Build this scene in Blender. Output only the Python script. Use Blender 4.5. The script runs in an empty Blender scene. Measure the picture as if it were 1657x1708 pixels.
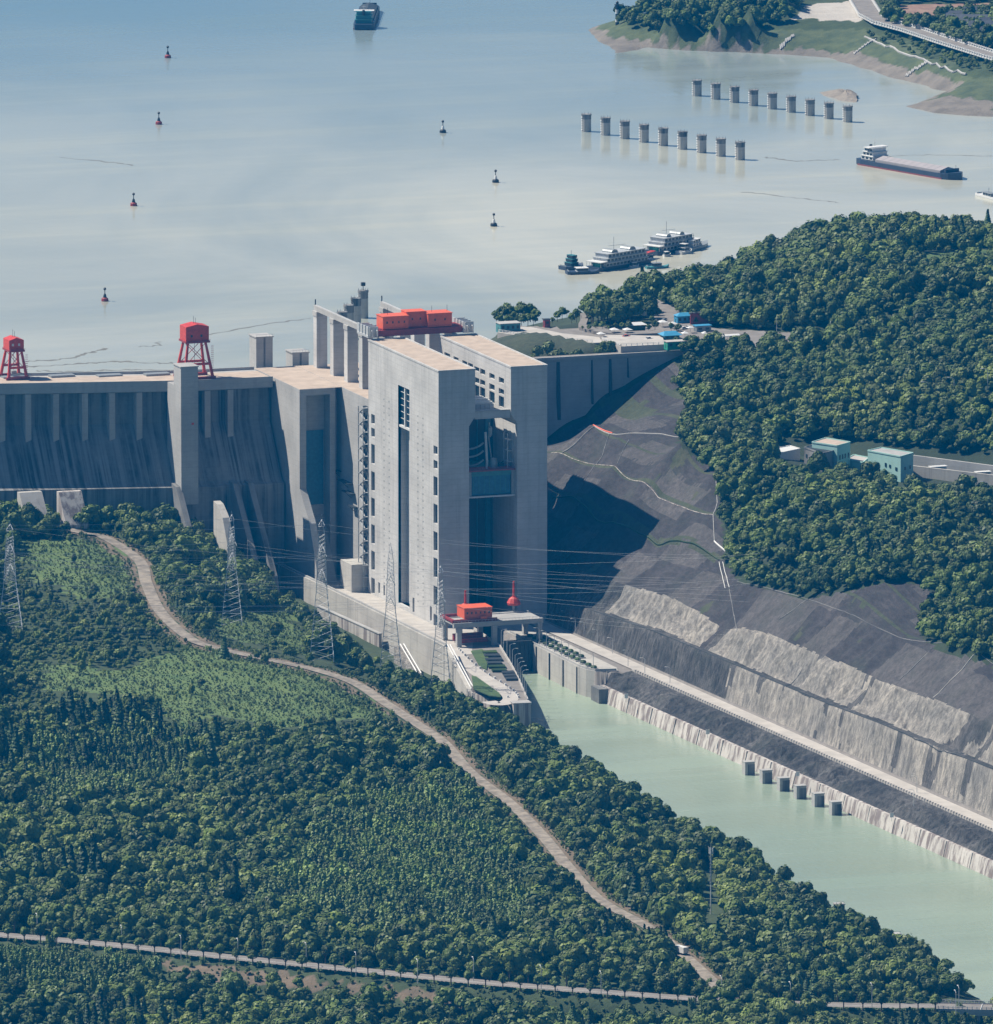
import bpy, math, random
import numpy as np
from mathutils import Vector, noise as mnoise
random.seed(7); rng=np.random.default_rng(7)
R=math.radians
S=bpy.context.scene; COL=S.collection
# ---------------------------------------------------------------- camera (x = along the dam, y = upstream, z = elevation in metres)
FPX=22600.; PT=R(9.63); YAW=R(19.5); CX,CY=828.5,854.
_s,_c=math.sin(YAW),math.cos(YAW)
CF=(_s*math.cos(PT),_c*math.cos(PT),-math.sin(PT)); CR=(_c,-_s,0.); CU=(_s*math.sin(PT),_c*math.sin(PT),math.cos(PT))
CAM=(-2406.47,-6890.4,1380.)
cd=bpy.data.cameras.new('camera'); cam=bpy.data.objects.new('camera',cd); COL.objects.link(cam)
cam.location=CAM; cam.rotation_euler=(math.pi/2-PT,0,-YAW)
cd.sensor_fit='HORIZONTAL'; cd.sensor_width=36.; cd.lens=FPX/1657*36.; cd.clip_start=50; cd.clip_end=30000
S.camera=cam
# ---------------------------------------------------------------- sky, sun, exposure
SUNV=Vector((-.60,.45,.97)).normalized()
w=bpy.data.worlds.new('World'); S.world=w; w.use_nodes=True
nt=w.node_tree; sky=nt.nodes.new('ShaderNodeTexSky'); sky.sky_type='NISHITA'; sky.sun_disc=False
sky.sun_elevation=math.asin(SUNV.z); sky.sun_rotation=math.atan2(SUNV.x,SUNV.y); sky.air_density=1.0; sky.dust_density=.4; sky.ozone_density=5
bg=nt.nodes['Background']; nt.links.new(sky.outputs[0],bg.inputs[0]); bg.inputs[1].default_value=0.05
sl=bpy.data.lights.new('sun','SUN'); sl.energy=5.0; sl.angle=R(.5); sl.color=(1,.90,.76)
so=bpy.data.objects.new('sun',sl); COL.objects.link(so); so.rotation_euler=(-SUNV).to_track_quat('-Z','Y').to_euler()
S.view_settings.view_transform='Standard'; S.view_settings.look='None'; S.view_settings.exposure=.62; S.view_settings.gamma=1
S.render.engine='CYCLES'
# ---------------------------------------------------------------- helpers
def ray(px,py):
    a=(px-CX)/FPX; b=-(py-CY)/FPX
    return [CF[i]+a*CR[i]+b*CU[i] for i in range(3)]
def G(px,py,z):
    d=ray(px,py); t=(z-CAM[2])/d[2]; return (CAM[0]+d[0]*t,CAM[1]+d[1]*t)
def Zx(px,py,x):
    d=ray(px,py); t=(x-CAM[0])/d[0]; return tuple(CAM[i]+t*d[i] for i in range(3))
def Zy(px,py,y):
    d=ray(px,py); t=(y-CAM[1])/d[1]; return tuple(CAM[i]+t*d[i] for i in range(3))
def PX(X,Y,Z):
    v=[X-CAM[0],Y-CAM[1],Z-CAM[2]]; dt=lambda a:v[0]*a[0]+v[1]*a[1]+v[2]*a[2]
    q=dt(CF); return CX+FPX*dt(CR)/q, CY-FPX*dt(CU)/q
def inpoly(X,Y,poly):
    X=np.asarray(X); Y=np.asarray(Y); r=np.zeros(X.shape,bool); n=len(poly)
    for i in range(n):
        x0,y0=poly[i]; x1,y1=poly[(i+1)%n]
        if y0==y1: continue
        c=((y0>Y)!=(y1>Y))&(X<(x1-x0)*(Y-y0)/(y1-y0)+x0); r^=c
    return r
def dpoly(X,Y,line):
    X=np.asarray(X,float); Y=np.asarray(Y,float); d=np.full(X.shape,1e9)
    for (x0,y0),(x1,y1) in zip(line[:-1],line[1:]):
        dx,dy=x1-x0,y1-y0; L=dx*dx+dy*dy+1e-9
        t=np.clip(((X-x0)*dx+(Y-y0)*dy)/L,0,1); d=np.minimum(d,np.hypot(X-x0-t*dx,Y-y0-t*dy))
    return d
class MB:
    def __init__(s): s.v=[]; s.f=[]; s.sm=False
    def add(s,vs,fs):
        n=len(s.v); s.v+= [tuple(p) for p in vs]; s.f+=[tuple(i+n for i in f) for f in fs]; return s
    def box(s,x0,x1,y0,y1,z0,z1):
        return s.add([(x0,y0,z0),(x1,y0,z0),(x1,y1,z0),(x0,y1,z0),(x0,y0,z1),(x1,y0,z1),(x1,y1,z1),(x0,y1,z1)],
            [(3,2,1,0),(4,5,6,7),(0,1,5,4),(1,2,6,5),(2,3,7,6),(3,0,4,7)])
    def obox(s,c,dx,dy,dz,a):   # box centred in plan at c (z = its bottom), turned by a
        ca,sa=math.cos(a),math.sin(a); P=[]
        for z in (0,dz):
            for x,y in ((-1,-1),(1,-1),(1,1),(-1,1)):
                x*=dx/2; y*=dy/2; P.append((c[0]+x*ca-y*sa,c[1]+x*sa+y*ca,c[2]+z))
        return s.add(P,[(3,2,1,0),(4,5,6,7),(0,1,5,4),(1,2,6,5),(2,3,7,6),(3,0,4,7)])
    def prism(s,poly,z0,z1):    # vertical extrusion; z0,z1 may be lists
        n=len(poly); A=z0 if hasattr(z0,'__len__') else [z0]*n; B=z1 if hasattr(z1,'__len__') else [z1]*n
        ar=sum(poly[i][0]*poly[(i+1)%n][1]-poly[(i+1)%n][0]*poly[i][1] for i in range(n))
        if ar<0: poly=poly[::-1]; A=A[::-1]; B=B[::-1]
        return s.add([(p[0],p[1],a) for p,a in zip(poly,A)]+[(p[0],p[1],b) for p,b in zip(poly,B)],
            [tuple(range(n-1,-1,-1)),tuple(range(n,2*n))]+[(i,(i+1)%n,(i+1)%n+n,i+n) for i in range(n)])
    def ext(s,prof,x0,x1):      # profile in (y,z) extruded along x
        n=len(prof); ar=sum(prof[i][0]*prof[(i+1)%n][1]-prof[(i+1)%n][0]*prof[i][1] for i in range(n))
        if ar<0: prof=prof[::-1]
        return s.add([(x0,p[0],p[1]) for p in prof]+[(x1,p[0],p[1]) for p in prof],
            [tuple(range(n-1,-1,-1)),tuple(range(n,2*n))]+[(i,(i+1)%n,(i+1)%n+n,i+n) for i in range(n)])
    def tube(s,p,q,r,n=5,r2=None):
        p=Vector(p); q=Vector(q); d=(q-p)
        if d.length<1e-6: return s
        d.normalize(); a=d.orthogonal().normalized(); b=d.cross(a); r2=r if r2 is None else r2; V=[]
        for c,rr in ((p,r),(q,r2)):
            for i in range(n):
                t=2*math.pi*i/n; V.append(c+a*(rr*math.cos(t))+b*(rr*math.sin(t)))
        return s.add(V,[(i,(i+1)%n,(i+1)%n+n,i+n) for i in range(n)]+[tuple(range(n-1,-1,-1)),tuple(range(n,2*n))])
    def path(s,pts,r,n=5):
        for a,b in zip(pts[:-1],pts[1:]): s.tube(a,b,r,n)
        return s
    def lathe(s,c,prof,n=12):   # prof: (radius,z)
        V=[];F=[];m=len(prof)
        for r,z in prof:
            for i in range(n): V.append((c[0]+r*math.cos(2*math.pi*i/n),c[1]+r*math.sin(2*math.pi*i/n),c[2]+z))
        for k in range(m-1):
            for i in range(n): F.append((k*n+i,k*n+(i+1)%n,(k+1)*n+(i+1)%n,(k+1)*n+i))
        F.append(tuple(range(n-1,-1,-1))); F.append(tuple(range((m-1)*n,m*n)))
        return s.add(V,F)
    def wallstrip(s,pts,z0,z1,t):  # thick wall along a polyline
        for i,((x0,y0),(x1,y1)) in enumerate(zip(pts[:-1],pts[1:])):
            L=math.hypot(x1-x0,y1-y0) or 1; nx,ny=-(y1-y0)/L*t/2,(x1-x0)/L*t/2
            a0=z0[i] if hasattr(z0,'__len__') else z0; b0=z0[i+1] if hasattr(z0,'__len__') else z0
            a1=z1[i] if hasattr(z1,'__len__') else z1; b1=z1[i+1] if hasattr(z1,'__len__') else z1
            s.prism([(x0+nx,y0+ny),(x0-nx,y0-ny),(x1-nx,y1-ny),(x1+nx,y1+ny)],[a0,a0,b0,b0],[a1,a1,b1,b1])
        return s
    def mesh(s,name,mat,off=(0,0,0)):
        me=bpy.data.meshes.new(name); me.from_pydata([(v[0]-off[0],v[1]-off[1],v[2]-off[2]) for v in s.v],[],s.f)
        if mat: me.materials.append(mat)
        if s.sm: me.polygons.foreach_set('use_smooth',[True]*len(me.polygons))
        me.update(); return me
    def build(s,name,mat,parent=None,off=None):
        if off is None: off=WORLD(parent) if parent else (0,0,0)
        o=bpy.data.objects.new(name,s.mesh(name,mat,off)); COL.objects.link(o)
        if parent: o.parent=parent
        return o
def WORLD(o):
    v=Vector((0,0,0))
    while o: v=v+Vector(o.location); o=o.parent
    return v
def tag(o,label=None,cat=None,group=None,kind=None):
    if label: o['label']=label
    if cat: o['category']=cat
    if group: o['group']=group
    if kind: o['kind']=kind
    return o
def thing(name,label,cat,loc=(0,0,0),rz=0,group=None):
    o=bpy.data.objects.new(name,None); COL.objects.link(o); o.location=loc; o.rotation_euler=(0,0,rz); o.empty_display_size=2
    return tag(o,label,cat,group)
def copy_tree(o,loc=None,rz=None,label=None,sc=None,parent=None,group=None):
    c=o.copy(); COL.objects.link(c)
    if parent: c.parent=parent
    if loc is not None: c.location=loc
    if rz is not None: c.rotation_euler=(0,0,rz)
    if sc is not None: c.scale=(sc,)*3 if not hasattr(sc,'__len__') else sc
    if label: c['label']=label
    if group: c['group']=group
    for ch in list(o.children): copy_tree(ch,parent=c)
    return c
# ---------------------------------------------------------------- materials
def newmat(n):
    m=bpy.data.materials.new(n); m.use_nodes=True; t=m.node_tree; return m,t,t.nodes['Principled BSDF']
def N(t,ty,**k):
    n=t.nodes.new(ty)
    for a,b in k.items():
        if a in n.inputs: n.inputs[a].default_value=b
        else: setattr(n,a,b)
    return n
def mixc(t,fac,a,b,mode='MIX'):
    m=t.nodes.new('ShaderNodeMix'); m.data_type='RGBA'; m.blend_type=mode
    for sock,v in ((m.inputs[0],fac),(m.inputs[6],a),(m.inputs[7],b)):
        if hasattr(v,'node'): t.links.new(v,sock)
        else: sock.default_value=v if not isinstance(v,tuple) else (*v,1)[:4]
    return m.outputs[2]
def coords(t,scale=(1,1,1),obj=False):
    c=t.nodes.new('ShaderNodeNewGeometry' if not obj else 'ShaderNodeTexCoord')
    mp=t.nodes.new('ShaderNodeMapping'); mp.inputs['Scale'].default_value=scale
    t.links.new(c.outputs['Position' if not obj else 'Object'],mp.inputs[0]); return mp.outputs[0]
def nz(t,vec,scale,detail=4,rough=.6,lo=.35,hi=.65,dist=0):
    n=N(t,'ShaderNodeTexNoise'); n.inputs['Scale'].default_value=scale; n.inputs['Detail'].default_value=detail; n.inputs['Roughness'].default_value=rough; n.inputs['Distortion'].default_value=dist
    t.links.new(vec,n.inputs['Vector']); r=N(t,'ShaderNodeMapRange'); r.inputs['From Min'].default_value=lo; r.inputs['From Max'].default_value=hi
    t.links.new(n.outputs[0],r.inputs[0]); return r.outputs[0]
def bump(t,b,h,strength,dist):
    n=N(t,'ShaderNodeBump'); n.inputs['Strength'].default_value=strength; n.inputs['Distance'].default_value=dist
    t.links.new(h,n.inputs['Height']); t.links.new(n.outputs[0],b.inputs['Normal'])
def plain(n,c,rough=.6,metal=0,var=.25,scale=.6):
    m,t,b=newmat(n); b.inputs['Roughness'].default_value=rough; b.inputs['Metallic'].default_value=metal
    f=nz(t,coords(t),scale,4); d=tuple(x*(1-var) for x in c)
    t.links.new(mixc(t,f,d,c),b.inputs['Base Color']); return m
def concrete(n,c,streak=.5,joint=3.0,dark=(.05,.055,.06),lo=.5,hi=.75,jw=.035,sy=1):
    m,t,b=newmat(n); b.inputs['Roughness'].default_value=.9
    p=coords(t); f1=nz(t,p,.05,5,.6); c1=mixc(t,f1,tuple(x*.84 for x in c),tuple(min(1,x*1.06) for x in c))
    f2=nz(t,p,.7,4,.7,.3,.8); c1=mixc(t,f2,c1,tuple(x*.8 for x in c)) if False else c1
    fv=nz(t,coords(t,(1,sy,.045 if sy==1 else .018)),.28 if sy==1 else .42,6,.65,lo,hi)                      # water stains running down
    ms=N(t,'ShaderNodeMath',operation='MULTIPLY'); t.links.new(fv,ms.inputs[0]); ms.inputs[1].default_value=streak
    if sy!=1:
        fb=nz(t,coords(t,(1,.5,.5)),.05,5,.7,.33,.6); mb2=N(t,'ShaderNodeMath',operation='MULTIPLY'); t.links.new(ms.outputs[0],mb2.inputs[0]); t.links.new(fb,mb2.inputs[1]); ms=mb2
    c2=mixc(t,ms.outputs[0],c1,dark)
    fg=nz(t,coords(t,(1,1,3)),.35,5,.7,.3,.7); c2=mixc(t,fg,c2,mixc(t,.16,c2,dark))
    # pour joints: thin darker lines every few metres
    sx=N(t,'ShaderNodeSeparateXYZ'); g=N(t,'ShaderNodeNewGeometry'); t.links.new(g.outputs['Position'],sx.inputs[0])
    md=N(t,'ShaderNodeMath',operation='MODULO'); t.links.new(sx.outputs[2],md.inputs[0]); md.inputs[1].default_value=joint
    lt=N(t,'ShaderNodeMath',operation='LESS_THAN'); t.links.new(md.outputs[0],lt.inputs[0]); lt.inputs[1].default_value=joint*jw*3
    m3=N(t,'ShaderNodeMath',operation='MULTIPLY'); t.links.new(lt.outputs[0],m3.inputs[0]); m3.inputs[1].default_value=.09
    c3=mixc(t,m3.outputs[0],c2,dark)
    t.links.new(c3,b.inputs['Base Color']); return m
def leafmat(n,c1,c2,c3):
    m,t,b=newmat(n); b.inputs['Roughness'].default_value=.55; b.inputs['Specular IOR Level'].default_value=.25
    oi=N(t,'ShaderNodeObjectInfo'); f=nz(t,coords(t),.012,3,.6,.38,.62); a=mixc(t,f,c1,c2)
    rv_=N(t,'ShaderNodeMapRange'); rv_.inputs['To Min'].default_value=.6; rv_.inputs['To Max'].default_value=1.3; t.links.new(oi.outputs['Random'],rv_.inputs[0]); fl=nz(t,coords(t),.03,3,.6,.35,.65); a=mixc(t,fl,a,c3); pt_=nz(t,coords(t),.018,4,.6,.35,.65); a=mixc(t,pt_,mixc(t,.42,a,(.01,.02,.01)),mixc(t,.22,a,(.22,.26,.05))); hs_=N(t,'ShaderNodeHueSaturation'); t.links.new(a,hs_.inputs['Color']); t.links.new(rv_.outputs[0],hs_.inputs['Value']); a2=hs_.outputs[0]
    t.links.new(a2,b.inputs['Base Color'])
    return m
M={}
M['conc']=concrete('concrete',(.40,.40,.39),.22,lo=.52,hi=.8)
M['tower']=concrete('tower_concrete',(.53,.53,.52),.34,3.,lo=.50,hi=.80,jw=.05)
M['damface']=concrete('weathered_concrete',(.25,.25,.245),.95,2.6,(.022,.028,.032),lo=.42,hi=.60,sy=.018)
M['wallc']=concrete('retaining_concrete',(.44,.43,.40),.55,6,(.09,.08,.075),lo=.52,hi=.75)
M['lining']=concrete('stained_lining_concrete',(.50,.48,.45),.85,30,(.13,.10,.095),lo=.46,hi=.58)
M['roofc']=plain('roof_concrete',(.46,.38,.31),.95,0,.22,.15)
M['pave']=plain('pale_paving',(.44,.42,.39),.95,0,.2,.12)
M['asph']=plain('road_surface',(.22,.205,.19),.95,0,.25,.15)
M['dirtroad']=plain('gravel_road',(.30,.265,.22),1,0,.5,.22)
M['glass']=plain('dark_glass',(.012,.03,.045),.35,0,.3,.3)
M['dark']=plain('dark_steel',(.035,.045,.05),.6,.2,.3)
M['steelb']=plain('blue_steel',(.03,.16,.26),.5,.1,.3)
M['steelg']=plain('grey_steel',(.30,.33,.34),.5,.3,.2)
M['white']=plain('white_paint',(.66,.67,.66),.5,0,.12)
M['red']=plain('crane_red_paint',(.60,.050,.030),.5,0,.35)
M['orange']=plain('orange_red_paint',(.72,.13,.055),.5,0,.15)
M['dred']=plain('dark_red_steel',(.28,.03,.035),.6,0,.3)
M['mint']=plain('mint_render',(.34,.56,.52),.9,0,.1,.2)
M['black']=plain('black_paint',(.015,.017,.02),.5)
M['blueroof']=plain('blue_sheet_roof',(.05,.28,.48),.5,0,.2)
M['shipw']=plain('ship_white',(.46,.49,.51),.5,0,.3)
M['hull']=plain('ship_hull_blue',(.03,.05,.09),.5,0,.3)
M['hullred']=plain('antifouling_red',(.22,.05,.05),.6)
M['hatch']=plain('hatch_cover_grey',(.33,.31,.32),.6,0,.1,.2)
M['yellow']=plain('yellow_paint',(.7,.45,.05),.5)
M['green']=plain('green_paint',(.03,.3,.2),.5)
M['teal']=plain('teal_paint',(.05,.22,.24),.5)
M['trunk']=plain('bark',(.10,.075,.055),.95)
M['galv']=plain('galvanised_steel',(.55,.57,.58),.5,.3,.15)
M['tilew']=plain('village_wall',(.42,.43,.44),.9); M['tiler']=plain('slate_roof',(.07,.08,.10),.8)
M['leafA']=leafmat('broadleaf_foliage',(.060,.108,.018),(.125,.185,.028),(.072,.115,.030))
M['leafB']=leafmat('olive_foliage',(.105,.160,.026),(.185,.24,.036),(.10,.14,.045))
M['leafC']=leafmat('conifer_foliage',(.030,.080,.034),(.042,.100,.038),(.045,.100,.042))
M['leafD']=leafmat('bamboo_foliage',(.17,.28,.06),(.24,.34,.09),(.16,.23,.09))
M['hedge']=leafmat('hedge_foliage',(.014,.05,.014),(.03,.08,.02),(.02,.06,.02))
def rockmat(n,ca,cb,streak=(1,1,.12),bs=.9,crack=.5,veg=.0,vegc=(.05,.085,.03)):
    m,t,b=newmat(n); b.inputs['Roughness'].default_value=.95
    p=coords(t); f=nz(t,p,.035,6,.65,.35,.65); c=mixc(t,f,ca,cb)
    f2=nz(t,coords(t,streak),.33,7,.75,.40,.62); c=mixc(t,f2,mixc(t,crack,c,tuple(x*.25 for x in ca)),c)
    if veg:
        fv=nz(t,p,.05,6,.7,.5,.68); mm=N(t,'ShaderNodeMath',operation='MULTIPLY'); t.links.new(fv,mm.inputs[0]); mm.inputs[1].default_value=veg
        c=mixc(t,mm.outputs[0],c,vegc)
    t.links.new(c,b.inputs['Base Color'])
    h=nz(t,coords(t,streak),.55,7,.75,0,1); bump(t,b,h,bs,2.0); return m
M['rockL']=rockmat('pale_cut_rock',(.31,.30,.28),(.54,.50,.44),(1.3,1,.22),1.,.70,.3,(.13,.13,.11))
M['rockD']=rockmat('dark_cut_rock',(.050,.052,.055),(.19,.185,.18),(1.2,1.2,.3),1.,.8,.35,(.03,.045,.03))
M['shot']=rockmat('dark_sprayed_concrete',(.034,.032,.036),(.070,.064,.068),(1.6,.5,.1),.6,.6,.35,(.04,.052,.034))
M['shotg']=rockmat('stone_pitched_slope',(.085,.08,.08),(.14,.13,.13),(1.6,1,.2),.8,.55,.4,(.06,.07,.055))
M['grass']=rockmat('meadow_grass',(.050,.10,.030),(.105,.165,.045),(1,1,1),.5,.3,.5,(.035,.07,.022))
M['under']=rockmat('forest_floor',(.018,.032,.012),(.035,.055,.02),(1,1,1),.4,.3)
M['soil']=rockmat('bare_brown_soil',(.16,.12,.085),(.24,.18,.13),(1,1,1),.4,.35,.6,(.07,.10,.035))
M['bank']=rockmat('pale_drawdown_bank',(.21,.185,.16),(.30,.27,.23),(1,1,.6),.4,.3,.3,(.08,.10,.05))
M['field']=rockmat('red_earth',(.22,.13,.10),(.30,.20,.15),(1,1,1),.3,.3,.4,(.14,.16,.06))
M['scrub']=rockmat('dry_scrub_cover',(.040,.055,.030),(.070,.085,.045),(1,1,.6),.6,.4,.5,(.10,.095,.06))
M['rockS']=rockmat('dark_stained_rock',(.10,.10,.105),(.19,.18,.17),(1.3,1,.22),1.,.7,.4,(.05,.06,.045))
def rbf(pts):
    P=np.array(pts,float); XY=P[:,:2]/100.; z=P[:,2]; n=len(P)
    D=np.hypot(XY[:,None,0]-XY[None,:,0],XY[:,None,1]-XY[None,:,1])
    A=np.zeros((n+3,n+3)); A[:n,:n]=-D+np.eye(n)*-.02; A[:n,n]=1; A[n,:n]=1; A[:n,n+1:]=XY; A[n+1:,:n]=XY.T
    w=np.linalg.solve(A,np.r_[z,0,0,0])
    def f(X,Y):
        X=np.asarray(X,float)/100.; Y=np.asarray(Y,float)/100.; out=w[n]+w[n+1]*X+w[n+2]*Y
        for i in range(n): out=out-w[i]*np.hypot(X-XY[i,0],Y-XY[i,1])
        return out
    return f
def npx(px,py,z): a=G(px,py,z); return (a[0],a[1],z)
def vnoise(X,Y,sc,seed=0,oct=3):
    X=np.asarray(X,float); Y=np.asarray(Y,float); out=np.zeros(X.shape); amp=1; tot=0
    for o in range(oct):
        x=X/sc*2**o+seed*17.3; y=Y/sc*2**o+seed*9.1+o*5.7; xi=np.floor(x).astype(int); yi=np.floor(y).astype(int); fx=x-xi; fy=y-yi
        fx=fx*fx*(3-2*fx); fy=fy*fy*(3-2*fy)
        def h(a,b):
            k=(a*374761393+b*668265263+seed*1442695+o*97)&0x7fffffff; k=((k^(k>>13))*1274126177)&0x7fffffff; return (k^(k>>16))%10007/10007.
        v=(h(xi,yi)*(1-fx)+h(xi+1,yi)*fx)*(1-fy)+(h(xi,yi+1)*(1-fx)+h(xi+1,yi+1)*fx)*fy
        out+=amp*(v-.5); tot+=amp; amp*=.5
    return out/tot*2
# ---- left bank ground
LP=[npx(*p) for p in [(0,868,114),(60,872,113),(100,880,112),(150,870,114),(300,883,107),(230,935,103),(250,985,101),(310,1060,98),(400,1085,94),(520,1115,89),(600,1140,86),(680,1190,82),
 (780,1260,80),(0,1000,106),(120,1040,103),(0,1100,100),(0,1300,97),(0,1430,95),(0,1560,93),(300,1300,95),(500,1300,92),(200,1200,98),(400,1200,94),(500,1450,90),(500,1600,90),(250,1590,92),
 (700,1400,85),(800,1500,84),(1000,1500,82),(900,1380,79),(1085,1550,82),(1000,1655,88),(1200,1672,86),(1400,1680,85),(1600,1690,82),(750,1635,89),(0,1708,80),(500,1708,76),(1000,1720,74),(1500,1720,74),
 (390,960,86),(440,1000,80),(450,1040,82),(520,1070,76),(610,1110,73),(640,1120,72),(720,1180,71),(850,1225,70),(930,1290,70),(1100,1400,72),(1250,1500,74),(1100,1500,78),(1400,1600,76),(1300,1560,76)]]
LP+=[(-40,150,73),(-40,90,70),(-42,30,70),(-44,-40,69),(-54,-120,69),(-62,-180,69),(-48,-270,68),(-53,-400,68),(-58,-500,68),(-64,-650,69),(-66,-815,70),(-78,-1000,70),(-90,-1150,70),(-60,190,85),(-30,190,75)]
LP+=[(-30,-270,58),(-35,-500,58),(-45,-800,58),(-55,-1100,58),(-80,-1500,60),(-600,-900,92),(-600,-1500,90),(-600,200,110),(-300,210,116),(-300,-1500,85)]
fL=rbf(LP)
road_pts=[npx(*p) for p in [(60,868,114),(130,888,111),(175,898,108),(232,936,103),(245,975,101),(268,1022,99.5),(308,1060,98),(345,1078,96),(440,1100,92.5),(520,1117,89.5),(590,1140,86.5),(640,1172,84),(690,1205,82),(740,1240,81),(785,1290,80.5),(850,1340,79.5),(905,1395,79.5),(950,1450,80.5),(1000,1502,82),(1085,1550,82),(1135,1590,84),(1190,1640,86.5),(1215,1668,87)]]
near_pts=[npx(*p) for p in [(-120,1553,93.5),(0,1562,93),(200,1580,92.3),(400,1601,91),(600,1621,90),(800,1641,89),(1000,1657,88),(1200,1671,87),(1400,1679,86),(1560,1681,85)]]
RL=[(p[0],p[1]) for p in road_pts]; NL=[(p[0],p[1]) for p in near_pts]
def alongz(X,Y,pts):
    X=np.asarray(X,float); Y=np.asarray(Y,float); best=np.full(X.shape,1e9); z=np.zeros(X.shape)
    for a,b in zip(pts[:-1],pts[1:]):
        dx,dy=b[0]-a[0],b[1]-a[1]; t=np.clip(((X-a[0])*dx+(Y-a[1])*dy)/(dx*dx+dy*dy+1e-9),0,1)
        d=np.hypot(X-a[0]-t*dx,Y-a[1]-t*dy); k=d<best; z=np.where(k,a[2]+t*(b[2]-a[2]),z); best=np.minimum(best,d)
    return z,best
def HL(X,Y):
    X=np.asarray(X,float); Y=np.asarray(Y,float)
    z=fL(X,Y)+vnoise(X,Y,45,3)*2.2
    for pts,wd in ((road_pts,7.),(near_pts,10.)):
        rz,d=alongz(X,Y,pts); k=np.clip((d-wd)/14,0,1); k=k*k*(3-2*k); z=z*k+rz*(1-k)
    e=-44+(Y+270)*.0423; k=np.clip((X-e)/10,0,1)*(Y<-235); z=z*(1-k)+58*k
    return z
# ---- right bank ground
def UT(Y): return 60-.033*np.clip(Y,-1600,400)
def itp(Y,pts):
    pts=sorted(pts); return np.interp(Y,[p[0] for p in pts],[p[1] for p in pts])
B1=[(200,88),(-64,93),(-150,96.5),(-246,97.3),(-383,98),(-465,100),(-609,101.5),(-900,103)]
T2=[(200,98),(60,103),(-69,107.6),(-130,111.6),(-183,109.8),(-214,107),(-240,112),(-270,114.6),(-346,115),(-429,115.5),(-491,117),(-574,118.5),(-900,121)]
T3=[(220,121),(100,120),(29,122),(-58,121),(-150,126),(-196,128),(-279,133),(-400,133),(-531,133),(-900,136)]
RP=[]
for off,L in ((38,T3),(45,[(101,128),(29,129),(-58,127),(-153,133.5),(-300,140),(-450,140),(-600,140)]),(62,[(200,143),(117,146.5),(54,151),(-16,146),(-94,148),(-200,152),(-320,152),(-470,150)]),(80,[(131,162),(91,161),(-1,171),(-54,163)])):
    for y,z in L: RP.append((float(UT(y))+off,y,z))
RP+=[(120,225,122),(144,225,142),(166,225,153),(189,225,166),(227,225,183),(240,225,185),(150,190,142),(170,170,152)]
RP+=[npx(*p) for p in [(1150,560,186),(1385,575,186),(1385,560,186),(1100,520,186),(1200,540,186),(1000,545,187),(1250,570,185),(1180,583,185),(1657,500,205),(1657,590,203),(1657,650,193),(1400,450,200),(1250,500,190),(1400,600,186),(1550,650,184),
  (1448,790,157),(1523,785,158),(1657,800,158),(1340,760,161),(1657,900,148),(1400,900,146),(1300,850,154),(1260,750,166),(1300,680,174),(1220,660,176),(1657,1050,139),(1390,1000,139),(1657,440,192),(1500,425,194),(1300,455,186),(1200,490,179),(1100,500,176),(1050,520,180),(1550,500,204),(1500,720,170),(1657,730,172)]]
RP+=[(136,290,186),(150,262,184),(172,243,185),(173,376,178),(189,371,178),(190,330,186),(160,330,186),(200,300,187),(125,262,176),(115,300,172),(120,345,160),(100,245,165)]
SHR=[G(a,c+20,150) for a,c in [(985,500),(1045,478),(1100,480),(1180,455),(1250,425),(1300,404),(1365,394),(1460,384),(1540,384),(1610,392),(1657,392),(1750,390)]]
for u,v in [(205,480),(225,520),(165,420),(140,390)]+SHR:
    RP.append((u-8,v-20,154)); RP.append((u+6,v+22,138))
RP+=[(90,300,138),(90,400,132),(150,520,132),(250,700,130),(500,1000,128),(800,1050,128),(1000,1000,130),(700,700,195),(900,600,200),(600,200,205),(400,-400,150),(700,-400,160)]
fR=rbf(RP)
DECK=[(830,553),(990,575),(1010,574),(1110,575),(1170,580),(1390,578),(1385,557),(1150,545),(1130,520),(1090,495),(1075,500),(1090,540),(1000,545),(930,548),(850,540)]
DECKW=[G(px,py,187) for px,py in DECK]
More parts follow.
